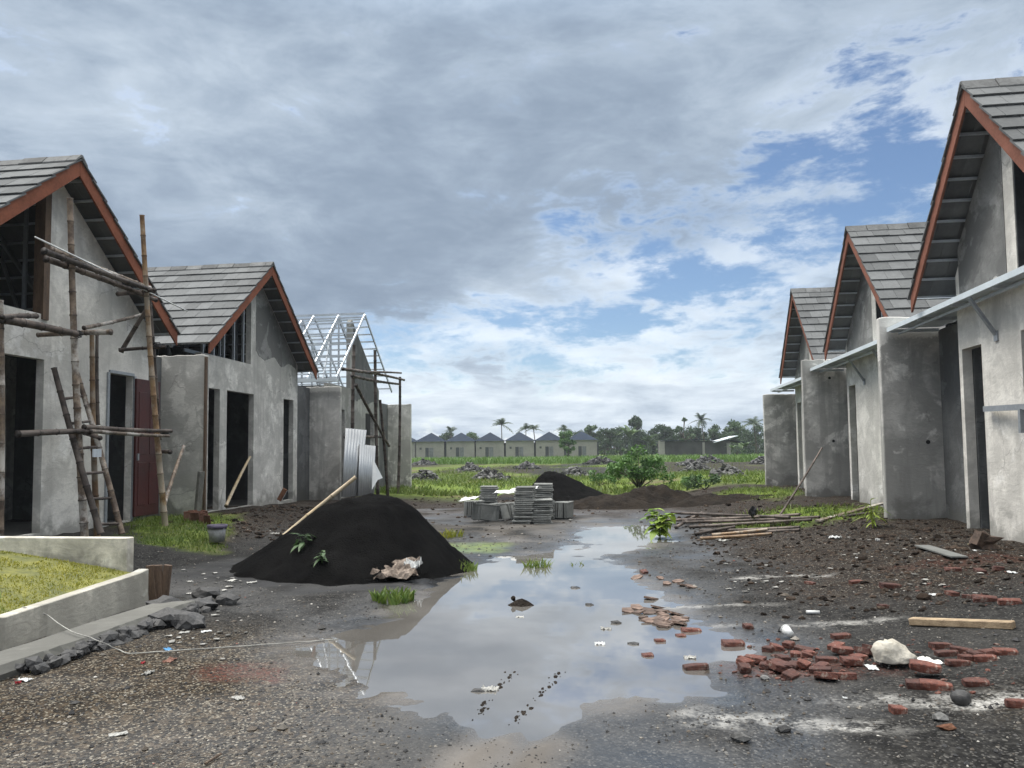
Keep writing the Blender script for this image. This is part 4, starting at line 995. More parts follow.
# rope from the wall across the gravel
mb = MB(); pts = [on_x(22, 608, -4.68)+Vector((0, 0, .01)), on_x(46, 615, -4.60), on_z(72, 631, .135), on_z(96, 640, .13)] + [gp(x, y)+Vector((0, 0, .012)) for x, y in ((118, 652), (130, 655), (165, 653), (215, 650), (262, 646), (310, 643), (338, 641))]
cp = []
for i in range(len(pts)-1):
    for k in range(4): cp.append(pts[i].lerp(pts[i+1], k/4)+Vector((0, .012*math.sin(i*2+k), 0)))
cp.append(pts[-1]); mb.path(cp, .0042, 6); tag(mb.build('rope', ROPE, smooth=True), 'long pale rope trailing from the lawn wall across the gravel', 'rope')

# ------------------------------------------------------------------ bucket, sticks, boards
p = gp(217, 543)+Vector((0, 0, .03)); bk = thing('paint_bucket', 'dirty white paint bucket with purple rim by the grass', 'bucket', p)
mb = MB(); mb.lathe([(0, 0), (.11, 0), (.135, .24), (.128, .24), (.105, .01), (0, .01)], p, 20); child(mb, 'bucket_body', BUCKET, bk, smooth=True)
mb = MB(); mb.lathe([(.128, .20), (.148, .20), (.152, .262), (.126, .262), (.128, .20)], p, 20); child(mb, 'rim', PURPLE, bk, smooth=True)
mb = MB(); mb.path([p+Vector((.14*math.cos(a), -.05-.02*math.sin(a), .22-.11*math.sin(a))) for a in [math.pi*i/10 for i in range(11)]], .004, 5); child(mb, 'handle', STEEL, bk)

def stick(a, b, r, m, label, name='bamboo_pole', cat='bamboo pole', group=None, bend=.006):
    mb = MB(); mb.bamboo(a, b, r, bend=bend); return tag(mb.build(name, m, smooth=True), label, cat, group)
stick(on_y(284, 536, 9.5), on_y(356, 477, 9.75), .032, BAM_YL, 'pale split bamboo pole stuck in the top of the big sand pile')
stick(on_x(226, 506, -7.9), on_x(250, 457, -8.33), .035, BAM_YL, 'pale bamboo stick leaning in the main doorway of the second house')
stick(on_x(164, 505, -7.8), on_x(184, 446, -8.1), .038, BAM, 'whitish bamboo offcut leaning by the red-brown door')
stick(gp(773, 524)+Vector((0, 0, -.03)), on_y(822, 448, 16.2), .022, BAM_DK, 'thin dark pole leaning towards the middle fin wall on the right')
mb = MB(); a = on_x(282, 500, -7.9)
rot = Matrix.Rotation(R(25), 3, 'Z') @ Matrix.Rotation(R(28), 3, 'Y')
mb.box(a+Vector((0, 0, .13)), (.10, .38, .30), rot); bx = mb.build('tile_box', BRICK_BROWN, bevel=.006); tag(bx, 'brown tile box with pale edge leaning before the second house', 'block')  # plain box drawn for a carton of ceramic tiles
mb = MB(); mb.box(a+Vector((0, 0, .13))+rot @ Vector((.055, -.17, 0)), (.014, .03, .30), rot); child(mb, 'pale_edge', PAPER, bx)
mb = MB(); a = on_x(199, 512, -7.75); mb.box(a+Vector((0, 0, .36)), (.05, .17, .80), Matrix.Rotation(R(5), 3, 'Y')); tag(mb.build('grey_board', simple('mossy_board', (.13, .125, .11), scale=6)), 'mossy grey board leaning at the corner of the second house', 'board')
rd = random.Random(44)
for i in range(9):
    p = gp(188+i*2.4, 522+rd.uniform(-2, 3)); mb = MB(); mb.box((0, 0, .09), (.15, .02, .20), Matrix.Rotation(rd.uniform(-.35, .35), 3, 'X') @ Matrix.Rotation(rd.uniform(-.3, .3), 3, 'Z'))
    o = mb.build('terracotta_tile', CLAY, bevel=.004); o.location = p; tag(o, 'broken terracotta tile in the row leaning below the mossy board', 'broken tile', 'broken terracotta tiles below the mossy board')

# cement sack on the sand pile, weeds
def crumple(name, mat, label, cat, c, sx, sy, sz, seed, n=12, group=None, rz=0.0, thick=.004):
    mb = MB(); mb.open = True; vs = []; rot = Matrix.Rotation(rz, 3, 'Z')
    for j in range(n+1):
        for i in range(n+1):
            u, v = i/n-.5, j/n-.5
            nz = mnoise.noise(Vector((u*5, v*5, seed))) + .5*mnoise.noise(Vector((u*11, v*11, seed+3)))
            e = 1+.25*mnoise.noise(Vector((u*3, v*3, seed+9)))
            q_ = rot @ Vector((u*sx*e, v*sy*e, 0)); vs.append((q_.x, q_.y, max(.004, sz*(.45+.7*nz))))
    mb.add(vs, [(j*(n+1)+i, j*(n+1)+i+1, (j+1)*(n+1)+i+1, (j+1)*(n+1)+i) for j in range(n) for i in range(n)])
    o = mb.build(name, mat); o.modifiers.new('thick', 'SOLIDIFY').thickness = thick; o.location = c
    return tag(o, label, cat, group)
def on_pile(px, py):
    """point on the big pile's surface under a sight line"""
    d = sight(px, py); d.normalize(); dg = None
    o_ = pile; me_ = o_.data
    from mathutils.bvhtree import BVHTree
    global PILE_BVH
    try: PILE_BVH
    except NameError: PILE_BVH = BVHTree.FromPolygons([v.co for v in me_.vertices], [tuple(f.vertices) for f in me_.polygons])
    h = PILE_BVH.ray_cast(CAM, d)[0]
    return h if h is not None else gp(px, py)
c = on_pile(396, 571); sk = crumple('cement_sack', SACK, 'crumpled brown cement sack lying at the foot of the black sand pile', 'sack', c+Vector((0, -.02, -.01)), .50, .36, .11, 4, rz=.2); sk.rotation_euler.x = R(24)
c2 = on_pile(412, 569); crumple('white_wrapper', WHITE, 'white wrapper lying against the crumpled brown cement sack', 'wrapper', c2+Vector((.03, -.09, .02)), .20, .10, .12, 6, rz=-.3)

def leaf(mb, base, d, L, w, droop=.3, fold=.12):
    d = Vector(d).normalized(); s_ = d.cross(Vector((0, 0, 1)))
    if s_.length < .05: s_ = Vector((1, 0, 0))
    s_.normalize(); n = 4; row = []
    for i in range(n+1):
        u = i/n; p = Vector(base) + d*(L*u) + Vector((0, 0, -droop*L*u*u)); ww = w*math.sin(math.pi*min(1, .12+.88*u))*.5
        row.append((p+s_*ww+Vector((0, 0, fold*ww)), p, p-s_*ww+Vector((0, 0, fold*ww))))
    o = len(mb.v); mb.v += [tuple(q_) for r_ in row for q_ in r_]
    for i in range(n):
        for k in range(2): mb.f.append((o+i*3+k, o+i*3+k+1, o+(i+1)*3+k+1, o+(i+1)*3+k))
def weed(label, c, hgt, nleaf, L, w, m, seed, name='weed', cat='weed', spread=1.0):
    rd = random.Random(seed); root = thing(name, label, cat, c)
    st = MB(); lv = MB(); lv.open = True
    for k in range(max(1, nleaf//9)):
        a = rd.uniform(0, 6.28); tip = Vector(c)+Vector((math.cos(a)*hgt*.28*spread, math.sin(a)*hgt*.28*spread, hgt*rd.uniform(.75, 1.05)))
        pts = [Vector(c).lerp(tip, u)+Vector((0, 0, .03*math.sin(u*3.1))) for u in (0, .35, .7, 1)]; st.path(pts, [.007, .006, .005, .003], 5)
        for i in range(9):
            u = .25+.75*i/8; p = Vector(c).lerp(tip, u); b_ = rd.uniform(0, 6.28)
            leaf(lv, p, (math.cos(b_), math.sin(b_), rd.uniform(-.1, .6)), L*rd.uniform(.7, 1.2), w*rd.uniform(.8, 1.1), rd.uniform(.2, .7))
    child(st, 'stem', m, root); child(lv, 'leaf_cluster', m, root, smooth=True)
    return root
weed('broad-leaved green weed growing high on the left flank of the black sand pile', on_pile(302, 548), .16, 18, .17, .06, LEAF_MID, 1)
weed('small green weed growing low on the front of the black sand pile', on_pile(322, 563), .12, 18, .12, .045, LEAF_MID, 2)
weed('yellow-green young plant with drooping leaves beside the upper puddle', gp(660, 539), .46, 72, .24, .15, LEAF_YG, 3, 'young_plant', 'plant')
weed('small bright green sprout at the foot of the nearest fin wall', gp(873, 528), .42, 36, .26, .035, LEAF_YG, 4, 'young_plant', 'plant', .6)

def tuft(label, c, hgt, n, r, m, seed, name='grass_tuft'):
    rd = random.Random(seed); mb = MB(); mb.open = True
    for i in range(n):
        a = rd.uniform(0, 6.28); q_ = r*math.sqrt(rd.random()); b_ = Vector(c)+Vector((math.cos(a)*q_, math.sin(a)*q_, -.02)); L = hgt*rd.uniform(.5, 1.1)
        ln = Vector((rd.uniform(-.5, .5), rd.uniform(-.5, .5), 1)); blade(mb, b_, ln, L, .008+.008*rd.random(), rd)
    return tag(mb.build(name, m), label, 'grass tuft')
def blade(mb, b, ln, L, w, rd):
    ln = Vector(ln).normalized(); a = rd.uniform(0, 3.14); s_ = Vector((math.cos(a), math.sin(a), 0))*w
    p1 = Vector(b)+ln*L*.55; out = Vector((ln.x, ln.y, 0))*L*.5; p2 = p1+ln*L*.4+out*.5-Vector((0, 0, L*.08))
    mb.add([Vector(b)-s_, Vector(b)+s_, p1+s_*.75, p1-s_*.75, p2], [(0, 1, 2, 3), (3, 2, 4)])
tuft('bright green grass tuft between the sand pile foot and the puddle', gp(393, 600), .16, 240, .20, GRASS_M, 1)
tuft('green grass tuft at the puddle edge right of the sand pile', gp(465, 571), .18, 80, .14, GRASS_M, 2)
tuft('reedy grass tuft standing in the far end of the puddle', gp(537, 572)+Vector((0, 0, .03)), .22, 90, .17, GRASS_M, 3)
tuft('sparse thin grass tuft standing in water near the right shore of the puddle', gp(577, 569)+Vector((0, 0, .02)), .13, 14, .14, GRASS_M, 4)
tuft('dry grass tuft right behind the large sand pile', gp(452, 537), .22, 70, .2, GRASS_L, 5)

# grass as cover
def blades(name, m, pts, hmin, hmax, w, seed):
    rd = random.Random(seed); mb = MB(); mb.open = True
    for x, y, z in pts: blade(mb, (x, y, z-.01), (rd.uniform(-.6, .6), rd.uniform(-.6, .6), 1), rd.uniform(hmin, hmax), w*rd.uniform(.6, 1.3), rd)
    return kind(mb.build(name, m), 'stuff')
def scatter(n, x0, x1, y0, y1, mask, pw=1.0):
    x = rng.uniform(x0, x1, n); y = y0+(y1-y0)*rng.random(n)**pw
    k = mask(x, y) > rng.random(n); x, y = x[k], y[k]; z = height(x, y); return list(zip(x, y, z))
lp = [(x, y, lawn_z(x, y)) for x, y in zip(rng.uniform(-7.9, -4.76, 16000), rng.uniform(5.32, 6.97, 16000))]
lp = np.array(lp); cl = fbm(lp[:, 0]*2.2, lp[:, 1]*2.2, 131, 4)
blades('lawn', GRASS_L, [tuple(p) for p in lp[cl > -.34]], .015, .05, .005, 1)
blades('lawn_tufts', GRASS_M, [tuple(p) for p in lp[cl > .20][:900]], .04, .10, .006, 11)
left_mask = lambda x, y: sst(.2, -.2, sdf(WG, x, y)+.4*fbm(x*2.3, y*2.3, 67, 4))
blades('grass', GRASS_M, scatter(9000, -8.4, -5.2, 9.5, 13.5, left_mask), .04, .13, .007, 2)
nearg = lambda x, y: grass_mask(x, y)*(np.abs(x) > -1)
blades('grass', GRASS_M, scatter(9000, 1.5, 5.3, 12.5, 25, lambda x, y: grass_mask(x, y)), .05, .18, .009, 3)
blades('field_grass', GRASS_M, scatter(42000, -14, 12, 25, 75, lambda x, y: grass_mask(x, y)*sst(-.35, .2, fbm(x*.35, y*.35, 91, 3)), 1.35), .10, .34, .022, 4)
def field_x(n, y0, y1):
    y = rng.uniform(y0, y1, n); cxm = -y*.12; return cxm + rng.uniform(-.42, .42, n)*y, y
x, y = field_x(15000, 92, 128); blades('rice_crop', RICE, list(zip(x, y, height(x, y))), .75, 1.25, .07, 5)

# ------------------------------------------------------------------ gravel
def gravel():
    n = 36000; y = 3.2+10.5*rng.random(n)**1.6; x = -y*.14 + (rng.random(n)-.5)*y*1.5
    d = np.minimum(sdf(WP, x, y), sdf(WT, x, y)); z = height(x, y)
    keep = (z > WATER_Z+.012) & (x > -4.2-(y > 7.3)*3) & (x < 4.6) & (rng.random(n) < .35+.65*sst(-.3, .5, fbm(x*.8, y*.8, 97, 3)+.15*(np.abs(x) > 1.2))) & (np.hypot((x+3.6)/1.9, (y-9.75)/1.6) > 1)
    x, y, z = x[keep], y[keep], z[keep]; mb = MB(); mb.open = True
    V = []; Fc = []
    base = np.array([(1, 0, 0), (-1, 0, 0), (0, 1, 0), (0, -1, 0), (0, 0, 1), (0, 0, -1)], float)
    fs = np.array([(0, 2, 4), (2, 1, 4), (1, 3, 4), (3, 0, 4), (2, 0, 5), (1, 2, 5), (3, 1, 5), (0, 3, 5)])
    m = len(x); s = (.0025+.0075*rng.random(m)**3.5)*(1+.06*y); s *= 1+1.3*(rng.random(m) < .03)
    th = rng.uniform(0, 6.28, m); c, sn = np.cos(th), np.sin(th)
    sx, sy, sz = s*rng.uniform(.7, 1.5, m), s*rng.uniform(.7, 1.3, m), s*rng.uniform(.5, .9, m)
    b = base[None]*np.stack([sx, sy, sz], -1)[:, None, :] * rng.uniform(.75, 1.25, (m, 6, 1))
    P = np.empty_like(b); P[..., 0] = b[..., 0]*c[:, None]-b[..., 1]*sn[:, None]+x[:, None]; P[..., 1] = b[..., 0]*sn[:, None]+b[..., 1]*c[:, None]+y[:, None]; P[..., 2] = b[..., 2]+(z+sz*.3)[:, None]
    fa = (fs[None]+(np.arange(m)*6)[:, None, None]).reshape(-1, 3)
    me = bpy.data.meshes.new('gravel'); me.from_pydata(P.reshape(-1, 3).tolist(), [], fa.tolist()); me.update()
    mt, t, bs = base_mat('gravel_stone'); g = t.n('ShaderNodeNewGeometry').outputs['Random Per Island']
    rp = t.n('ShaderNodeValToRGB'); t.l(g, rp.inputs[0]); rp.color_ramp.interpolation = 'CONSTANT'
    e = rp.color_ramp.elements; e[0].position = 0; e[0].color = (.022, .022, .023, 1); e[1].position = .45; e[1].color = (.05, .048, .045, 1)
    for pz, cl in ((.62, (.08, .064, .048, 1)), (.78, (.12, .108, .09, 1)), (.925, (.24, .22, .19, 1)), (.982, (.44, .42, .38, 1)), (.994, (.18, .06, .04, 1))):
        q_ = e.new(pz); q_.color = cl
    t.l(rp.outputs[0], bs.inputs['Base Color']); bs.inputs['Roughness'].default_value = .75
    me.materials.append(mt); o = bpy.data.objects.new('gravel', me); COL.objects.link(o); kind(o, 'stuff')
gravel()
# clods and chips over the churned soil at the right and left banks
def clods():
    mb = MB(); rd = random.Random(12)
    for i in range(4200):
        y = rd.uniform(6.8, 17); x = rd.uniform(1.2, 4.9) if i % 4 else rd.uniform(-7.8, -5.3)
        if i % 4 == 0: y = rd.uniform(12, 17)
        if i % 4 == 1: y = rd.uniform(12.5, 25); x = rd.uniform(-6.5, 4.4)
        if hz(x, y) < WATER_Z+.02: continue
        if rd.random() > .4+.6*min(1, abs(x)/3): continue
        s_ = (.007+.026*rd.random()**2.2)*(1+1.0*(rd.random() < .05))*(1.5 if y > 16 else 1); mb.rock((x, y, hz(x, y)+s_*.2), (s_*1.2, s_, s_*.7), i, 1, .4)
    mt = simple('clod', (.020, .016, .013), (.062, .045, .034), rough=.95, island=.7, scale=9, scale2=40)
    kind(mb.build('soil_clods', mt), 'stuff')
clods()

# pale crumbs of plaster and torn paper trodden into the soil
def crumbs():
    mb = MB(); rd = random.Random(55)
    for i in range(300):
        k = (0, 0, 1, 2, 3, 0)[i % 6]
        if k == 0: px, py = rd.uniform(700, 1020), 535+60*rd.random()
        elif k == 1: px, py = rd.gauss(235, 32), rd.gauss(581, 9)
        elif k == 2: px, py = rd.gauss(195, 28), rd.gauss(630, 12)
        else: px, py = rd.uniform(420, 640), rd.uniform(512, 545)
        p = gp(px, py)
        if p.z < WATER_Z+.01: continue
        s_ = (.008+.022*rd.random()**3)*(1+.05*p.y); a = rd.uniform(0, 6.28); n = rd.randint(4, 6)
        pts = [p+Vector((s_*rd.uniform(.6, 1.2)*math.cos(a+6.283*j/n), s_*rd.uniform(.5, 1.0)*math.sin(a+6.283*j/n), .006+.3*s_*rd.random())) for j in range(n)]
        mb.prism(pts, (0, 0, .004))
    kind(mb.build('plaster_crumbs', simple('crumb_pale', (.16, .157, .145), (.34, .333, .31), rough=.9, island=.6, scale=9)), 'stuff')
crumbs()

# ------------------------------------------------------------------ bricks
def brick_mesh(k):
    """one worn brick: the box cut up, corners knocked off, faces rough"""
    bm = bmesh.new(); bmesh.ops.create_cube(bm, size=1); bmesh.ops.subdivide_edges(bm, edges=bm.edges[:], cuts=5, use_grid_fill=True)
    rd = random.Random(900+k); corners = [Vector((sx, sy, sz))*.5 for sx in (-1, 1) for sy in (-1, 1) for sz in (-1, 1)]
    cut = [(c, rd.uniform(.10, .42) if rd.random() < .55 else 0) for c in corners]
    for v in bm.verts:
        p = v.co.copy()
        for c, r in cut:
            d = (p-c).length
            if d < r: p = c + (p-c)*(1 if r == 0 else 1) - c.normalized()*(r-d)*.55
        p *= 1 + .035*mnoise.noise(p*5+Vector((k*3, 0, 0))) + .02*mnoise.noise(p*13+Vector((k, 5, 0)))
        e = sum(1 for q in p if abs(q) > .47)
        if e >= 2: p *= .965
        v.co = (p.x*.138, p.y*.074, p.z*.042+.019)
    me = bpy.data.meshes.new('brick'); bm.to_mesh(me); bm.free(); me.materials.append(BRICK); return me
BRK = [brick_mesh(k) for k in range(6)]; rdb = random.Random(3)
def put_brick(px, py, label, group=None, rz=None, tilt=0, mat=None, sc=1.0, dz=0, half=False):
    o = bpy.data.objects.new('brick', rdb.choice(BRK)); COL.objects.link(o)
    p = gp(px, py); p.z = max(p.z, WATER_Z-.02)
    o.location = p+Vector((0, 0, dz-.008)); o.rotation_euler = (rdb.uniform(-.08, .08)+tilt, rdb.uniform(-.1, .1), rdb.uniform(0, 3.14) if rz is None else rz)
    o.scale = (sc*(.55 if half else 1), sc, sc)
    tag(o, label, 'brick', group)
    return o
Z5 = lambda x, y: (700+x/3.16, 600+y/3.16)
G_SC = 'red bricks scattered between the puddle and the white lump'
L_SC = 'red brick lying in the loose scatter between the puddle and the white lump'
for (x, y) in ((150, 190), (145, 205), (128, 218), (205, 224), (240, 210), (235, 236), (285, 218), (297, 245), (265, 150), (240, 168), (297, 180), (374, 230), (405, 250), (410, 196), (398, 212), (470, 236), (500, 182), (545, 162), (520, 172), (215, 150), (330, 165), (345, 190), (180, 205), (270, 195), (255, 222), (320, 205), (455, 178), (360, 178), (425, 165), (480, 200)):
    put_brick(*Z5(x+rdb.gauss(0, 9), y+rdb.gauss(0, 6)), L_SC, G_SC, dz=rdb.choice((0, 0, 0, .02)), tilt=rdb.choice((0, 0, .25)), half=rdb.random() < .35)
G_R = 'red bricks lying right of the white lump'
for (x, y, lab) in ((712, 242, 'red brick propped on two others just right of the white lump'), (703, 278, 'red brick standing under the propped brick, left one'), (745, 280, 'red brick standing under the propped brick, right one'), (872, 268, 'long dark red brick lying flat beside a dark grey stone'), (965, 170, 'red brick at the far right end of the brick line'), (1012, 335, 'red brick cut by the right edge of the photo'), (625, 355, 'tiny red brick fragment alone on the gravel before the white lump')):
    put_brick(*Z5(x, y), lab, None, rz=rdb.uniform(-.3, .3), sc=1.25 if x < 760 and x > 650 else 1.0, half=(x == 625), dz=.045 if x == 712 else 0)
for (x, y) in ((815, 205), (855, 190), (900, 190), (780, 175), (825, 165), (760, 150), (880, 178), (920, 172)):
    put_brick(*Z5(x, y), 'red brick in the short line of bricks right of the white lump', G_R, rz=rdb.uniform(-.4, .4))
for (px, py, lab, sc, half) in ((660, 650, 'brown brick half under water, the farther of two lone bricks in the puddle', 1.05, True), (648, 665, 'brown brick half under water, the nearer of two lone bricks in the puddle', 1.05, True), (696, 670, 'large red brick at the puddle shore nearest the brick scatter', 1.2, False),
        (681, 641, 'dark half brick in the shallow water before the broken tiles', 1, True), (691, 633, 'dark brick lying on the right end of the broken tile patch', 1.15, False), (733, 646, 'dark red brick on the tongue of land between water and brick scatter', 1.2, False), (748, 628, 'red half brick alone on grey ground behind the brick scatter', 1, True),
        (883, 608, 'red half brick alone halfway to the houses on the right', 1, True), (841, 638, 'thin red brick alone behind the white lump', 1.0, False)):
    put_brick(px, py, lab, None, rz=.2, sc=sc, half=half)
for (px, py, lab, sc) in ((890, 588, 'large brown brick block on the soil bank', 1.35), (856, 583, 'brown brick fragment left of the large brown block', .9), (810, 584, 'pale orange brick fragment on the left of the soil bank', .8), (953, 571, 'reddish brown brick half buried below the grey board', 1.1), (980, 571, 'brown brick beside a white scrap near the right house', 1.0), (998, 570, 'brown brick just right of another brown brick near the house', 1.2), (952, 595, 'dark brick half buried beside the white scraps on the bank', 1.0), (985, 601, 'flat red brick on the bank above the timber plank', 1.3), (1010, 604, 'red brick at the right border above the timber plank', 1.2), (970, 598, 'small brown brick near the flat red brick on the bank', .9), (644, 573, 'dark brick by the upper shore of the puddle', 1.0)):
    o = put_brick(px, py, lab, None, sc=sc)
# crumbs of brick between the bricks
mb = MB()
for i in range(420):
    if i % 3: p = gp(790+rdb.gauss(0, 42), 662+rdb.gauss(0, 11))
    elif i % 2: p = gp(960+rdb.gauss(0, 40), 668+rdb.gauss(0, 14))
    else: p = gp(960+rdb.gauss(0, 35), 585+rdb.gauss(0, 14))
    if p.z < WATER_Z: continue
    s_ = .003+.014*rdb.random()**2.5; mb.rock((p.x, p.y, p.z+s_*.2), (s_*1.3, s_, s_*.7), i, 1, .4)
kind(mb.build('brick_crumbs', BRICK), 'stuff')
# broken roof tiles in the shallows
G_T = 'broken brown tiles in the shallow right side of the puddle'
shard = None
for i in range(34):
    px, py = 658+rdb.gauss(0, 13), 623+rdb.gauss(0, 6)
    if i > 26: px, py = 665+rdb.gauss(0, 14), 583+rdb.gauss(0, 5)
    p = gp(px, py); p.z = max(p.z, WATER_Z)+.004
    mb = MB(); k = rdb.randint(4, 6); r = rdb.uniform(.045, .085)
    mb.prism([(r*rdb.uniform(.7, 1.2)*math.cos(6.283*j/k), r*rdb.uniform(.7, 1.2)*math.sin(6.283*j/k), 0) for j in range(k)], (0, 0, .016))
    o = mb.build('tile_shard', simple('shard_brown', (.10, .062, .045), (.17, .12, .095), scale=8, objvar=.35) if shard is None else shard); shard = o.data.materials[0]
    o.location = p; o.rotation_euler = (rdb.uniform(-.25, .25), rdb.uniform(-.25, .25), 0)
    tag(o, 'broken brown tile shard in the patch in the puddle shallows' if i <= 26 else 'broken tile shard on the bank behind the puddle patch', 'tile shard', G_T if i <= 26 else 'broken tile shards behind the puddle patch')
    
# muddy islet and floating scraps
p = on_z(522, 605, WATER_Z)
heap('mud_islet', SOIL, 'small mud islet with a dark clod in the middle of the puddle', 'mud islet', (p.x, p.y, WATER_Z+.012), .30, .22, .085, 61, rough=.5)
mb = MB(); mb.rock((p.x-.09, p.y+.04, WATER_Z+.05), (.03, .03, .03), 5, 1); tag(mb.build('clod', SOIL), 'dark round clod on the mud islet', 'clod')
rd = random.Random(31)
for (px, py, s_, m, lab) in ((520, 617, .05, PAPER, 'pale floating scrap just below the mud islet'), (589, 605, .05, STONE_DK, 'dark chip floating right of the mud islet'), (575, 588, .06, BLACK, 'thin black twig-like scrap in the far puddle'), (606, 629, .06, PAPER, 'pale scrap in the puddle left of the broken tiles'), (600, 644, .06, WHITE, 'round white plastic piece floating in the puddle'), (616, 623, .05, STONE_DK, 'dark stone just left of the broken tiles'), (634, 644, .05, STONE_DK, 'dark stone between the plastic piece and the brown bricks'), (490, 690, .075, PAPER, 'pale dry leaf on the mud at the near end of the puddle'), (478, 691, .05, STONE_DK, 'dark clod beside the pale leaf at the near puddle end'), (690, 658, .06, PAPER, 'white and red scrap touching the large shore brick')):
    p = on_z(px, py, WATER_Z)
    if m in (PAPER, WHITE): crumple('scrap', m, lab, 'scrap', p+Vector((0, 0, -.006)), s_*1.3, s_*.9, s_*.45, px, 8)
    else:
        mb = MB(); mb.rock((0, 0, 0), (s_, s_*.6, s_*.4), px, 1); o = mb.build('pebble', m); o.location = p; tag(o, lab, 'pebble')
mud = MB()
for i in range(130):
    u = rd.random()**1.3; k = i % 2
    a = on_z(512-42*u+rd.gauss(0, 3.2)+(48-6*u)*k, 672+54*u, WATER_Z); s_ = .003+.010*rd.random()**2
    if rd.random() > .15+.85*abs(math.sin(u*7+k*2)): continue
    mud.rock((a.x, a.y, WATER_Z+.001), (s_*1.2, s_*2.8, s_*.35), i, 1)
kind(mud.build('mud_clods', SOIL), 'stuff')

# ------------------------------------------------------------------ white lump, cup, tube, plank, board
p = gp(899, 668); mb = MB()
bm = bmesh.new(); bmesh.ops.create_icosphere(bm, subdivisions=4, radius=1)
vs = []
for v in bm.verts:
    q_ = v.co.copy(); n_ = 1+.26*mnoise.noise(q_*1.2+Vector((4, 1, 2)))+.14*abs(mnoise.noise(q_*3.2))+.07*mnoise.noise(q_*9)+.03*mnoise.noise(q_*19)
    x_, y_, z_ = q_.x*n_*.125, q_.y*n_*.10, max(-.02, q_.z*n_*.105)
    z_ *= 1.02-2.4*max(-.05, x_)
    x_ -= max(0, z_)*.28
    vs.append((p.x+x_, p.y+.06+y_, p.z+.055+z_*(1.0-.35*max(0, x_/.15))))
mb.add(vs, [tuple(v.index for v in f.verts) for f in bm.faces]); bm.free()
tag(mb.build('white_lump', LUMP, smooth=True), 'large off-white hardened plaster lump lying among the red bricks', 'plaster lump')
p = gp(793, 641); cup = thing('paper_cup', 'white paper cup lying on its side behind the brick scatter', 'cup', p)
ax = Matrix.Rotation(R(200), 3, 'Z') @ Matrix.Rotation(R(72), 3, 'X')
mb = MB(); mb.lathe([(0, 0), (.026, 0), (.038, .085), (.036, .085), (.0245, .003), (0, .003)], p+Vector((.0, .05, .034)), 20, ax); child(mb, 'cup_wall', WHITE, cup, smooth=True)
mb = MB(); mb.lathe([(.037, .082), (.041, .082), (.041, .088), (.036, .088)], p+Vector((.0, .05, .034)), 20, ax); child(mb, 'rim', WHITE, cup, smooth=True)
p = gp(813, 614); mb = MB(); mb.lathe([(0, -.055), (.016, -.055), (.016, .055), (0, .055)], p+Vector((0, 0, .016)), 12, Matrix.Rotation(R(90), 3, 'Y')); tag(mb.build('plastic_tube', WHITE, smooth=True), 'short white plastic tube lying on grey ground', 'tube')
a, b = gp(911, 625), gp(1014, 629); mb = MB(); mb.beam(a+Vector((0, 0, .03)), b+Vector((0, 0, .028)), .085, .055); tag(mb.build('timber_plank', WOOD, bevel=.006), 'weathered timber plank lying on the ground behind the bricks at the right', 'plank')
a, b = gp(922, 547), gp(960, 559); mb = MB(); mb.beam(a+Vector((0, 0, .03)), b+Vector((0, 0, .03)), .17, .016); tag(mb.build('grey_board', PAVER), 'pale grey board lying flat on the soil before the nearest right house', 'board')
a, b = gp(818, 523), gp(886, 507); mb = MB(); mb.beam(a+Vector((0, 0, .05)), b+Vector((0, 0, .09)), .10, .03); tag(mb.build('timber_plank', BAM), 'grey timber plank lying by the foot of the nearest fin wall', 'plank')
p = gp(985, 548); mb = MB(); mb.rock((0, 0, .07), (.15, .12, .10), 77, 2, .55); mb.box((-.06, -.06, .10), (.20, .09, .16), Matrix.Rotation(.4, 3, 'Y') @ Matrix.Rotation(.5, 3, 'Z')); o = mb.build('rubble_block', simple('rubble_brown', (.055, .036, .026), (.14, .095, .07), scale=9, scale2=40)); o.location = p; tag(o, 'brown masonry rubble block against the nearest right house corner', 'rubble')
p = gp(822*0+700+825/3.16, 600+330/3.16); mb = MB(); mb.rock((0, 0, .035), (.055, .05, .045), 79, 2, .12); o = mb.build('dark_stone', STONE_DK, smooth=True); o.location = p; tag(o, 'rounded dark stone beside the long dark red brick', 'stone')
for (x, y, s_, m, lab) in ((128, 445, .055, STONE, 'pale grey stone alone on the near gravel'), (265, 415, .04, STONE_DK, 'black stone right of the pale grey stone on the near gravel'), (205, 250, .035, STONE, 'grey pebble touching the brick scatter front'), (760, 380, .05, STONE, 'tan stone among the lime stains'), (780, 410, .04, BRICK_BROWN, 'brown stone beside the tan stone on the lime stains')):
    p = gp(*Z5(x, y)); mb = MB(); mb.rock((0, 0, s_*.3), (s_, s_*.7, s_*.5), int(x), 1); o = mb.build('stone', m); o.location = p; tag(o, lab, 'stone')

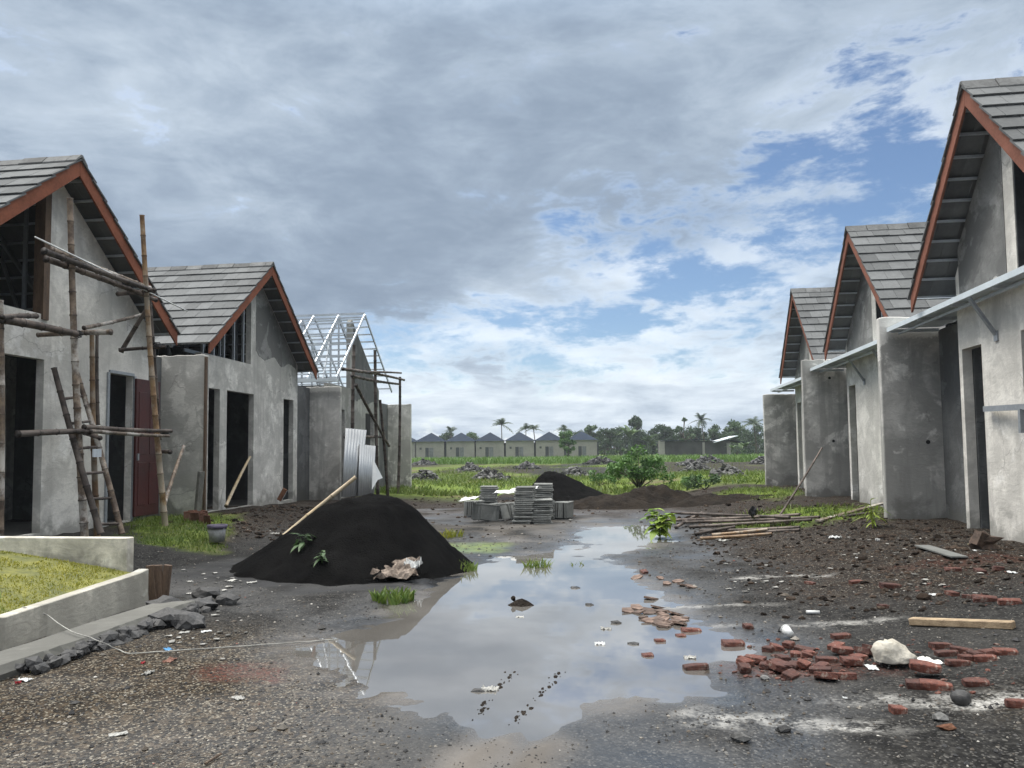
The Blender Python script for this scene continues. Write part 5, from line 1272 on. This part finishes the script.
# bamboo pile in front of the right houses
G_B = 'weathered bamboo poles heaped in front of the right row'
for i, (xa, ya_, za_, xb, yb_, zb_, m) in enumerate(((672, 517, .20, 790, 523, .20, BAM_DK), (668, 521, .10, 800, 521, .22, BAM_DK), (690, 526, .05, 812, 522, .10, BAM_DK), (676, 526, .04, 702, 517, .18, BAM_DK), (682, 524, .12, 770, 520, .10, BAM_DK), (700, 530, .05, 800, 527, .06, BAM_DK), (700, 537, .03, 772, 532, .04, BAM_OR), (712, 534, .04, 768, 530, .08, BAM_OR), (735, 531, .03, 800, 528, .03, BAM_DK), (770, 524, .05, 868, 513, .05, BAM_DK), (705, 524, .14, 820, 519, .12, BAM_DK), (695, 533, .04, 735, 529, .12, BAM_DK))):
    a, b = gp(xa, ya_+3), gp(xb, yb_+3); a.z += za_*.75; b.z += zb_*.75
    lab = {6: 'orange-tan bamboo pole at the near edge of the bamboo heap', 7: 'short orange-tan bamboo pole lying on the near edge of the heap', 3: 'pale bamboo offcut sticking up at the left end of the heap', 9: 'long dark pole trailing from the heap towards the fin walls'}.get(i, 'grey weathered bamboo pole in the heap before the right houses')
    stick(a, b, .030, m, lab, group=None if i in (6, 7, 3, 9) else G_B)
mb = MB(); p = gp(753, 527); mb.rock((p.x, p.y, p.z+.26), (.07, .06, .10), 4, 2, .3); tag(mb.build('black_bag', BLACK), 'small black plastic bag hanging on the bamboo heap', 'bag')

# litter, one by one
rd = random.Random(77)
LIT = ((835, 538, .20, WHITE, 'crumpled white bag on the grass edge by the bamboo heap', .10), (878, 541, .09, WHITE, 'white carton scrap before the nearest fin wall', .12), (660, 540, .0, None, '', 0), (725, 541, .22, PAPER, 'pale sheet scrap before the orange bamboo pole', .05), (955, 549, .07, WHITE, 'small white scrap right of the grey board', .03), (971, 545, .08, YELLOW, 'yellow-green wrapper near the right house corner', .05), (975, 551, .06, WHITE, 'white scrap beside the yellow wrapper', .03),
       (1012, 572, .12, WHITE, 'white scrap beside brown bricks at the right border', .04), (857, 558, .05, WHITE, 'small white chip on the middle of the soil bank', .03), (935, 595, .14, WHITE, 'row-like white scrap half buried on the bank', .03), (930, 662, .22, POWDER, 'spilled white plaster crumbs right of the white lump', .03), (872, 668, .14, WHITE, 'flat white plaster flake left of the white lump', .02), (845, 699, .03, WHITE, 'single white chip on the gravel before the bricks', .03),
       (38, 672, .09, YELLOW, 'pale yellow wrapper on the left gravel', .03), (25, 681, .10, WHITE, 'white wrapper with red end on the left gravel', .04), (18, 684, .035, REDP, 'red wrapper end beside the white wrapper', .04), (168, 650, .10, BLUE, 'blue rag lying across the rope', .03), (148, 674, .10, PAPER, 'pale crumpled scrap between rope and red clay stain', .04), (238, 699, .10, PAPER, 'grey-white scrap on the gravel below the red clay stain', .03), (125, 608, .10, WHITE, 'white strip tucked behind the kerb', .04), (206, 632, .10, WHITE, 'white scrap beside the rounded black rock', .03), (185, 633, .09, PAPER, 'pale scrap before the black rocks', .03), (190, 582, .12, PAPER, 'pale flattened scrap on the gravel behind the kerb end', .03), (232, 581, .16, PAPER, 'pale crumbled slab piece left of the sand pile foot', .04), (252, 583, .13, PAPER, 'pale crumbled slab piece touching the sand pile foot', .04), (190, 594, .09, PAPER, 'pale scrap near the timber offcuts', .03), (275, 533, .2, PAPER, 'whitish crumbs left of the bamboo pole on the pile', .05), (118, 735, .10, PAPER, 'pale lime crumb patch on the near left gravel', .02), (815, 615, .0, None, '', 0), (170, 661, .13, CLAY, 'orange terracotta strip below the blue rag', .03), (143, 664, .04, REDP, 'red bottle cap on the left gravel', .04))
for (px, py, s_, m, lab, hh) in LIT:
    if m: crumple('litter_scrap', m, lab, 'litter', gp(px, py)+Vector((0, 0, .001)), s_*.8, s_*.45, hh*.55, px+py, 9, rz=rd.uniform(0, 3))
mb = MB(); a, b = gp(205, 766), gp(221, 757); mb.path([a+Vector((0, 0, .01)), b+Vector((0, 0, .015))], .006, 6); tag(mb.build('twig', WOOD_DK), 'brown twig on the nearest gravel at the bottom left', 'twig')

# ------------------------------------------------------------------ rubble heaps in the field
HEAPS = ((490, 480, 1.9, .75, 'in the heap straight behind the stacked tiles'), (470, 470, 1.7, .55, 'in the heap left of centre in the field'), (527, 469, 1.5, .5, 'in the flat heap in mid field'), (575, 477, 1.5, .7, 'in the heap left of the bush'), (600, 464, 1.9, .6, 'in the far heap behind the bush'), (425, 481, 1.6, .75, 'in the heap beside the roofless house'), (424, 465, 1.5, .4, 'in the far low heap near the roofless house'), (697, 472, 1.8, .65, 'in the pale heap right of the bush'), (727, 476, 1.5, .6, 'in the near pale heap right of the bush'), (708, 463, 1.6, .6, 'in the far dark heap right of the bush'), (763, 464, 1.3, .6, 'in the heap beside the farthest fin wall'), (690, 466, 1.5, .5, 'in the small far heap between the bush and the dark heap'))
protos = []
for i in range(5):
    mb = MB(); mb.rock((0, 0, 0), (1, .8, .62), 300+i, 1, .5); me_ = mb.build('rubble_stone', STONE); protos.append(me_)
used = [False]*5; rest = MB(); rd = random.Random(9)
for (px, py, r, h, where) in HEAPS:
    c = gp(px, py)
    k = max(1, c.y/46); r *= .56; h *= .95
    for i in range(150):
        a = rd.uniform(0, 6.28); t_ = math.sqrt(rd.random()); x, y = c.x+r*k*t_*math.cos(a), c.y+.7*r*k*t_*math.sin(a)
        zz = hz(x, y)+h*k*(1-t_)*rd.uniform(.75, 1.0); s_ = rd.uniform(.06, .15)*k**.5*(1.25 if i < 24 else 1)
        if i < 24 and math.sin(a) < .25:
            j = i % 5; o = protos[j]
            if used[j]: o = protos[j].copy(); COL.objects.link(o)
            used[j] = True
            o.location = (x, y, zz+.05); o.scale = (s_, s_, s_); o.rotation_euler = (rd.uniform(0, 6), rd.uniform(0, 6), rd.uniform(0, 6))
            tag(o, 'grey rubble stone ' + where, 'stone', 'rubble stones '+where)
        else: rest.rock((x, y, zz), (s_, s_*.85, s_*.65), rd.randint(0, 9999), 1, .5)
kind(rest.build('rubble', STONE), 'stuff')

# ------------------------------------------------------------------ plants and trees
def leaf_cloud(mb, c, r, n, s, rd, flat=.8):
    for i in range(n):
        while True:
            v = Vector((rd.uniform(-1, 1), rd.uniform(-1, 1), rd.uniform(-1, 1)))
            if .25 < v.length < 1: break
        v = v*(.55+.45*rd.random()); p = Vector(c)+Vector((v.x*r[0], v.y*r[1], v.z*r[2]))
        q_ = Quaternion((rd.gauss(0, 1), rd.gauss(0, 1), rd.gauss(0, 1), rd.gauss(0, 1))).normalized(); ss = s*rd.uniform(.6, 1.3)
        mb.add([p+q_ @ Vector((-ss, 0, 0)), p+q_ @ Vector((0, -ss*.45, .1*ss)), p+q_ @ Vector((ss, 0, 0)), p+q_ @ Vector((0, ss*.45, .1*ss))], [(0, 1, 2, 3)])
def broadleaf(label, c, h, w, m, seed, name='broadleaf_tree', n=900, airy=False, group=None):
    rd = random.Random(seed); root = thing(name, label, 'tree', c, group); c = Vector(c)
    tr = MB(); top = c+Vector((rd.uniform(-.3, .3), 0, h*.55)); tr.path([c, c.lerp(top, .5)+Vector((.1, 0, 0)), top], [h*.03, h*.022, h*.015], 6)
    cr = MB(); cr.open = True; k = 16 if airy else 26
    for i in range(k):
        a = rd.uniform(0, 6.28); u = rd.random() if not airy else rd.uniform(.25, 1); zz = (.16+.70*u)*h; q_ = rd.uniform(.1, .95)*w*(1.0-.75*max(0, u-.3))
        lc = c+Vector((math.cos(a)*q_, math.sin(a)*q_*.8, zz)); tr.path([c.lerp(top, .35+.6*u), lc], [h*.010, h*.004], 5)
        rr = w*rd.uniform(.20, .40)*(.62 if airy else 1); leaf_cloud(cr, lc, (rr, rr, rr*.8), n//k, h*.034, rd)
    child(tr, 'trunk', BARK, root, smooth=True); child(cr, 'crown', m, root)
    return root
def palm(label, c, h, fl, seed, name='coconut_palm', nf=14, m=LEAF_PALM, group=None):
    rd = random.Random(seed); root = thing(name, label, 'palm tree', c, group); c = Vector(c)
    tr = MB(); top = c+Vector((rd.uniform(-.08, .08)*h, 0, h-fl*.4)); tr.path([c, c.lerp(top, .4)+Vector((.02*h, 0, 0)), top], [.16, .12, .09], 7); child(tr, 'trunk', BARK, root, smooth=True)
    fr = MB(); fr.open = True
    for i in range(nf):
        a = 6.283*i/nf+rd.uniform(-.2, .2); el = rd.uniform(-.1, 1.35); d = Vector((math.cos(a)*math.cos(el), math.sin(a)*math.cos(el), math.sin(el))); L = fl*rd.uniform(.8, 1.1)
        s_ = d.cross(Vector((0, 0, 1))).normalized(); prev = None
        for k in range(9):
            u = k/8; p = top+d*L*u+Vector((0, 0, -.55*L*u*u))
            if k:
                for sg in (-1, 1):
                    ll = L*.26*math.sin(math.pi*min(1, .15+.8*u)); e = p+s_*sg*ll+d*ll*.5+Vector((0, 0, -ll*.55))
                    fr.add([prev, p, e], [(0, 1, 2)])
                fr.add([prev-s_*.03, prev+s_*.03, p+s_*.03, p-s_*.03], [(0, 1, 2, 3)])
            prev = p
    child(fr, 'crown', m, root)
    return root
def banana(label, c, h, seed, group=None):
    rd = random.Random(seed); root = thing('banana_plant', label, 'banana plant', c, group); c = Vector(c)
    st = MB(); lv = MB(); lv.open = True
    for k in range(3):
        b = c+Vector((rd.uniform(-1, 1), rd.uniform(-.5, .5), 0)); t_ = b+Vector((rd.uniform(-.2, .2), 0, h*rd.uniform(.4, .6))); st.path([b, t_], [.16, .10], 6)
        for i in range(7):
            a = rd.uniform(0, 6.28); leaf(lv, t_, (math.cos(a), math.sin(a), rd.uniform(.5, 2.2)), h*rd.uniform(.42, .6), h*.13, .45)
    child(st, 'stem', LEAF_MID, root, smooth=True); child(lv, 'leaf_cluster', LEAF_BANANA, root, smooth=True)
    return root

# big bush
pb = gp(640, 492); bush = thing('bush', 'large leafy green bush growing behind the earth mounds', 'bush', (pb.x, pb.y+.8, .08)); rd = random.Random(14)
st = MB(); cr = MB(); cr.open = True; bc = Vector((pb.x, pb.y+.8, .08))
for i in range(18):
    a = rd.uniform(0, 6.28); q_ = rd.uniform(.1, 1.15); t_ = bc+Vector((math.cos(a)*q_*1.15, math.sin(a)*q_*.7, rd.uniform(.35, 1.35)*(1.15-.4*q_))); st.path([bc, bc.lerp(t_, .5)+Vector((0, 0, .12)), t_], [.025, .016, .006], 5)
    leaf_cloud(cr, t_, (.40, .36, .32), 105, .075, rd)
    for k in range(7):
        b_ = rd.uniform(0, 6.28); leaf(cr, t_, (math.cos(b_), math.sin(b_), rd.uniform(.2, 1.2)), .30, .09, .5)
child(st, 'stem', BARK, bush, smooth=True); child(cr, 'foliage', LEAF_BUSH, bush)
for i, (px, py, s_, lab) in enumerate(((600, 486, .5, 'low scrubby shrub left of the big bush'), (705, 489, .42, 'dark low shrub right of the big bush'), (618, 480, .6, 'shrub right behind the left flank of the big bush'), (690, 487, .36, 'thin low shrub between the big bush and the dark shrub'))):
    p = gp(px, py); root = thing('shrub', lab, 'shrub', p); cr = MB(); cr.open = True; st = MB()
    for k in range(7):
        t_ = p+Vector((rd.uniform(-1, 1)*s_*1.3, rd.uniform(-.5, .5)*s_, rd.uniform(.3, 1.1)*s_)); st.path([p, t_], [.012, .004], 5); leaf_cloud(cr, t_, (s_*.5, s_*.5, s_*.4), 70, .06, rd)
    child(st, 'stem', BARK, root); child(cr, 'foliage', LEAF_BUSH if i != 1 else LEAF_MID, root)

def far_point(px, dist):
    d = sight(px, 452); f = Vector((d.x, d.y, 0)); k = dist/(d @ FWD); p = CAM+d*k; p.z = 0.05
    return p
def px_h(y_top, dist): return (452-y_top)*dist/F_PX*1.08 + CAM_Z
G_T1 = 'trees along the far edge of the field'
TREES = [('palm', 451, 427, 172, 'pale feathery palm rising over the gap between the first and second far roofs'), ('tree', 446, 430, 175, 'dark small tree behind the first far roof'), ('tree', 471, 430, 172, 'rounded feathery tree above the second far roof'), ('palm', 501, 420, 176, 'tall dark palm between the third and fourth far roofs'), ('palm', 524, 425, 178, 'thin pale palm above the fourth far roof'), ('palm', 536, 425, 180, 'palm right of the thin pale palm over the far roofs'), ('tree', 567, 430, 120, 'light green tall shrub in front of the fifth far house'), ('palm', 567, 427, 176, 'small palm behind the fifth far roof'),
         ('tree', 593, 424, 165, 'dark dense tree at the right end of the far house row'), ('tree', 579, 431, 172, 'low dark tree behind the last far roof'), ('tree', 608, 428, 160, 'dark bushy tree left of the banana clump'), ('banana', 630, 419, 150, 'tall banana clump with long pale leaves in mid tree line'), ('tree', 637, 416, 168, 'tallest dark tree behind the banana clump'), ('tree', 620, 427, 170, 'dark tree filling the gap left of the tallest tree'), ('banana', 648, 432, 145, 'lower banana clump right of the tall one'), ('tree', 664, 420, 165, 'isolated rounded dark tree left of the grey shed'),
         ('airy', 685, 416, 160, 'airy thin-crowned tree standing above the shed roof'), ('palm', 705, 417, 165, 'palm with spreading fronds above the shed'), ('tree', 696, 427, 168, 'low dark tree between the airy tree and the shed palm'), ('tree', 719, 426, 172, 'mid green tree behind the shed metal roof'), ('tree', 737, 420, 165, 'dark upright tree right of the shed palm'), ('palm', 756, 420, 140, 'broad palm next to the farthest fin wall'), ('tree', 750, 432, 150, 'low dark tree below the broad palm by the fin wall'), ('tree', 655, 434, 168, 'low dark hedge-like tree left of the isolated tree'), ('banana', 738, 438, 112, 'low pale banana clump in front of the shed end'), ('tree', 676, 433, 168, 'low bushy tree right behind the shed wall')]
for i, (kd, px, yt, dist, lab) in enumerate(TREES):
    p = far_point(px, dist); h = px_h(yt, dist)
    if kd == 'palm': palm(lab, p, h, 3.6 if yt < 424 else 3.0, 50+i, group=G_T1)
    elif kd == 'banana': banana(lab, p, h, 50+i, G_T1)
    elif kd == 'airy': broadleaf(lab, p, h, 2.6, LEAF_MID, 50+i, n=900, airy=True, group=G_T1)
    else: broadleaf(lab, p, h, 3.5 if dist > 130 else 1.8, (LEAF_DK, LEAF_DK, LEAF_MID)[i % 3] if dist > 130 else LEAF_BUSH, 50+i, n=3000, group=G_T1)
for i in range(9):
    p = far_point(604+i*17.5, 138+(i % 3)*4); banana(f'low shrubby banana growth number {i+1} from the left under the far tree line' if False else 'low green undergrowth clump under the far tree line', p, 2.3+.5*(i % 2), 90+i, 'undergrowth clumps under the far tree line')

for i in range(30):
    p = far_point(572+i*6.6+(i*7 % 5), 170+(i*5 % 7)*2.5); broadleaf('low dark tree merging into the tree line at the far field edge', p, 5.0+(i*3 % 5)*.7, 3.0+(i % 3)*.4, (LEAF_DK, LEAF_MID)[i % 3 == 0], 300+i, 'bushy_tree', 1500, group='low trees merging into the far tree line')
# far row of bungalows
def far_house(px, dist, label):
    p = far_point(px, dist); w, dp = 5.25, 6.0; h = 3.75; zr = 5.45
    ax = Vector((math.cos(YAW), math.sin(YAW), 0)); ay = Vector((-ax.y, ax.x, 0))
    T = lambda u, v, z: Vector((p.x, p.y, 0)) + ax*u + ay*v + Vector((0, 0, z))
    root = thing('bungalow', label, 'house', p, 'bungalows with dark hipped roofs far behind the field')
    rot = Matrix.Rotation(YAW, 3, 'Z')
    mb = MB(); mb.box(T(0, dp/2, h/2), (w, dp, h), rot); wall = child(mb, 'wall', FARWALL, root)
    mb = MB(); e = .27; P = [T(-w/2-e, -e, h), T(w/2+e, -e, h), T(w/2+e, dp+e, h), T(-w/2-e, dp+e, h), T(0, dp*.42, zr), T(0, dp*.58, zr)]
    mb.add(P, [(0, 1, 4), (1, 2, 5, 4), (2, 3, 5), (3, 0, 4, 5), (3, 2, 1, 0)]); child(mb, 'roof', FARROOF, root)
    mb = MB(); mb.box(T(-.55, -.03, 1.3), (.62, .05, 2.6), rot); child(mb, 'door', FARDARK, root)
    mb = MB(); mb.box(T(.25, -.03, 1.55), (.75, .05, 2.1), rot); child(mb, 'window', FARCURT, root)
    mb = MB(); mb.box(T(-1.75, -.03, 2.45), (.38, .05, .38), rot); child(mb, 'vent', FARDARK, root)
    mb = MB(); mb.box(T(w/2+.215, 1.2, 1.7), (.42, .2, 3.4), rot); child(mb, 'gap_shade', FARDARK, root)  # dark panel added for the shade between neighbouring bungalows
    return root
for px, lab in ((401, 'bungalow half hidden behind the end fin wall of the left row'), (430, 'first whole bungalow of the far row, right beside the left row end'), (460.5, 'second far bungalow, the one with the round tree above its roof'), (490, 'third far bungalow, left of the tall dark palm'), (520, 'fourth far bungalow, right of the tall dark palm'), (550, 'fifth far bungalow, just left of the light green shrub'), (583, 'last far bungalow on the right, partly behind the light green shrub')):
    far_house(px, 142, lab)
# shed
sp = far_point(690, 118); rot = Matrix.Rotation(YAW, 3, 'Z'); shed = thing('shed', 'long low grey shed with a tilted pale metal roof at the far field edge', 'shed', sp)
ax = Vector((math.cos(YAW), math.sin(YAW), 0)); T = lambda u, v, z: Vector((sp.x, sp.y, 0))+ax*u+Vector((-ax.y, ax.x, 0))*v+Vector((0, 0, z))
mb = MB(); mb.box(T(1.0, 2, 1.5), (10.5, 4, 3.0), rot); child(mb, 'wall', SHEDWALL, shed)
mb = MB(); mb.beam(T(-4.6, 2, 3.06), T(4.0, 2, 3.35), 4.6, .08); mb.beam(T(6.3, 2, 3.1), T(9.0, 2, 2.7), 4.5, .1); child(mb, 'roof', FARROOF, shed)
mb = MB(); mb.beam(T(3.6, 1.5, 2.75), T(7.3, 1.5, 3.75), 4.6, .10); child(mb, 'metal_roof', STEEL_WH, shed)
mb = MB(); mb.box(T(-4.4, -.1, 1.6), (.9, .3, 3.1), rot); child(mb, 'end_pier', FARWALL, shed)
mb = MB(); mb.box(T(2.1, -.06, 1.5), (.35, .2, 2.6), rot); mb.box(T(6.0, -.06, 1.5), (.6, .2, 2.4), rot); child(mb, 'post', FARWALL, shed)

# thin morning haze over the fields
m = bpy.data.materials.new('haze_air'); m.use_nodes = True; t = NT(m.node_tree); out = t.n('ShaderNodeOutputMaterial'); v = t.n('ShaderNodeVolumePrincipled')
v.inputs['Color'].default_value = (.86, .92, 1.0, 1); v.inputs['Density'].default_value = .00045; v.inputs['Anisotropy'].default_value = 0.0
t.l(v.outputs[0], out.inputs['Volume'])
mb = MB(); mb.box((0, 1900, 7.0), (5400, 5200, 17.0)); kind(mb.build('haze', m), 'stuff')
SC.cycles.volume_bounces = 0
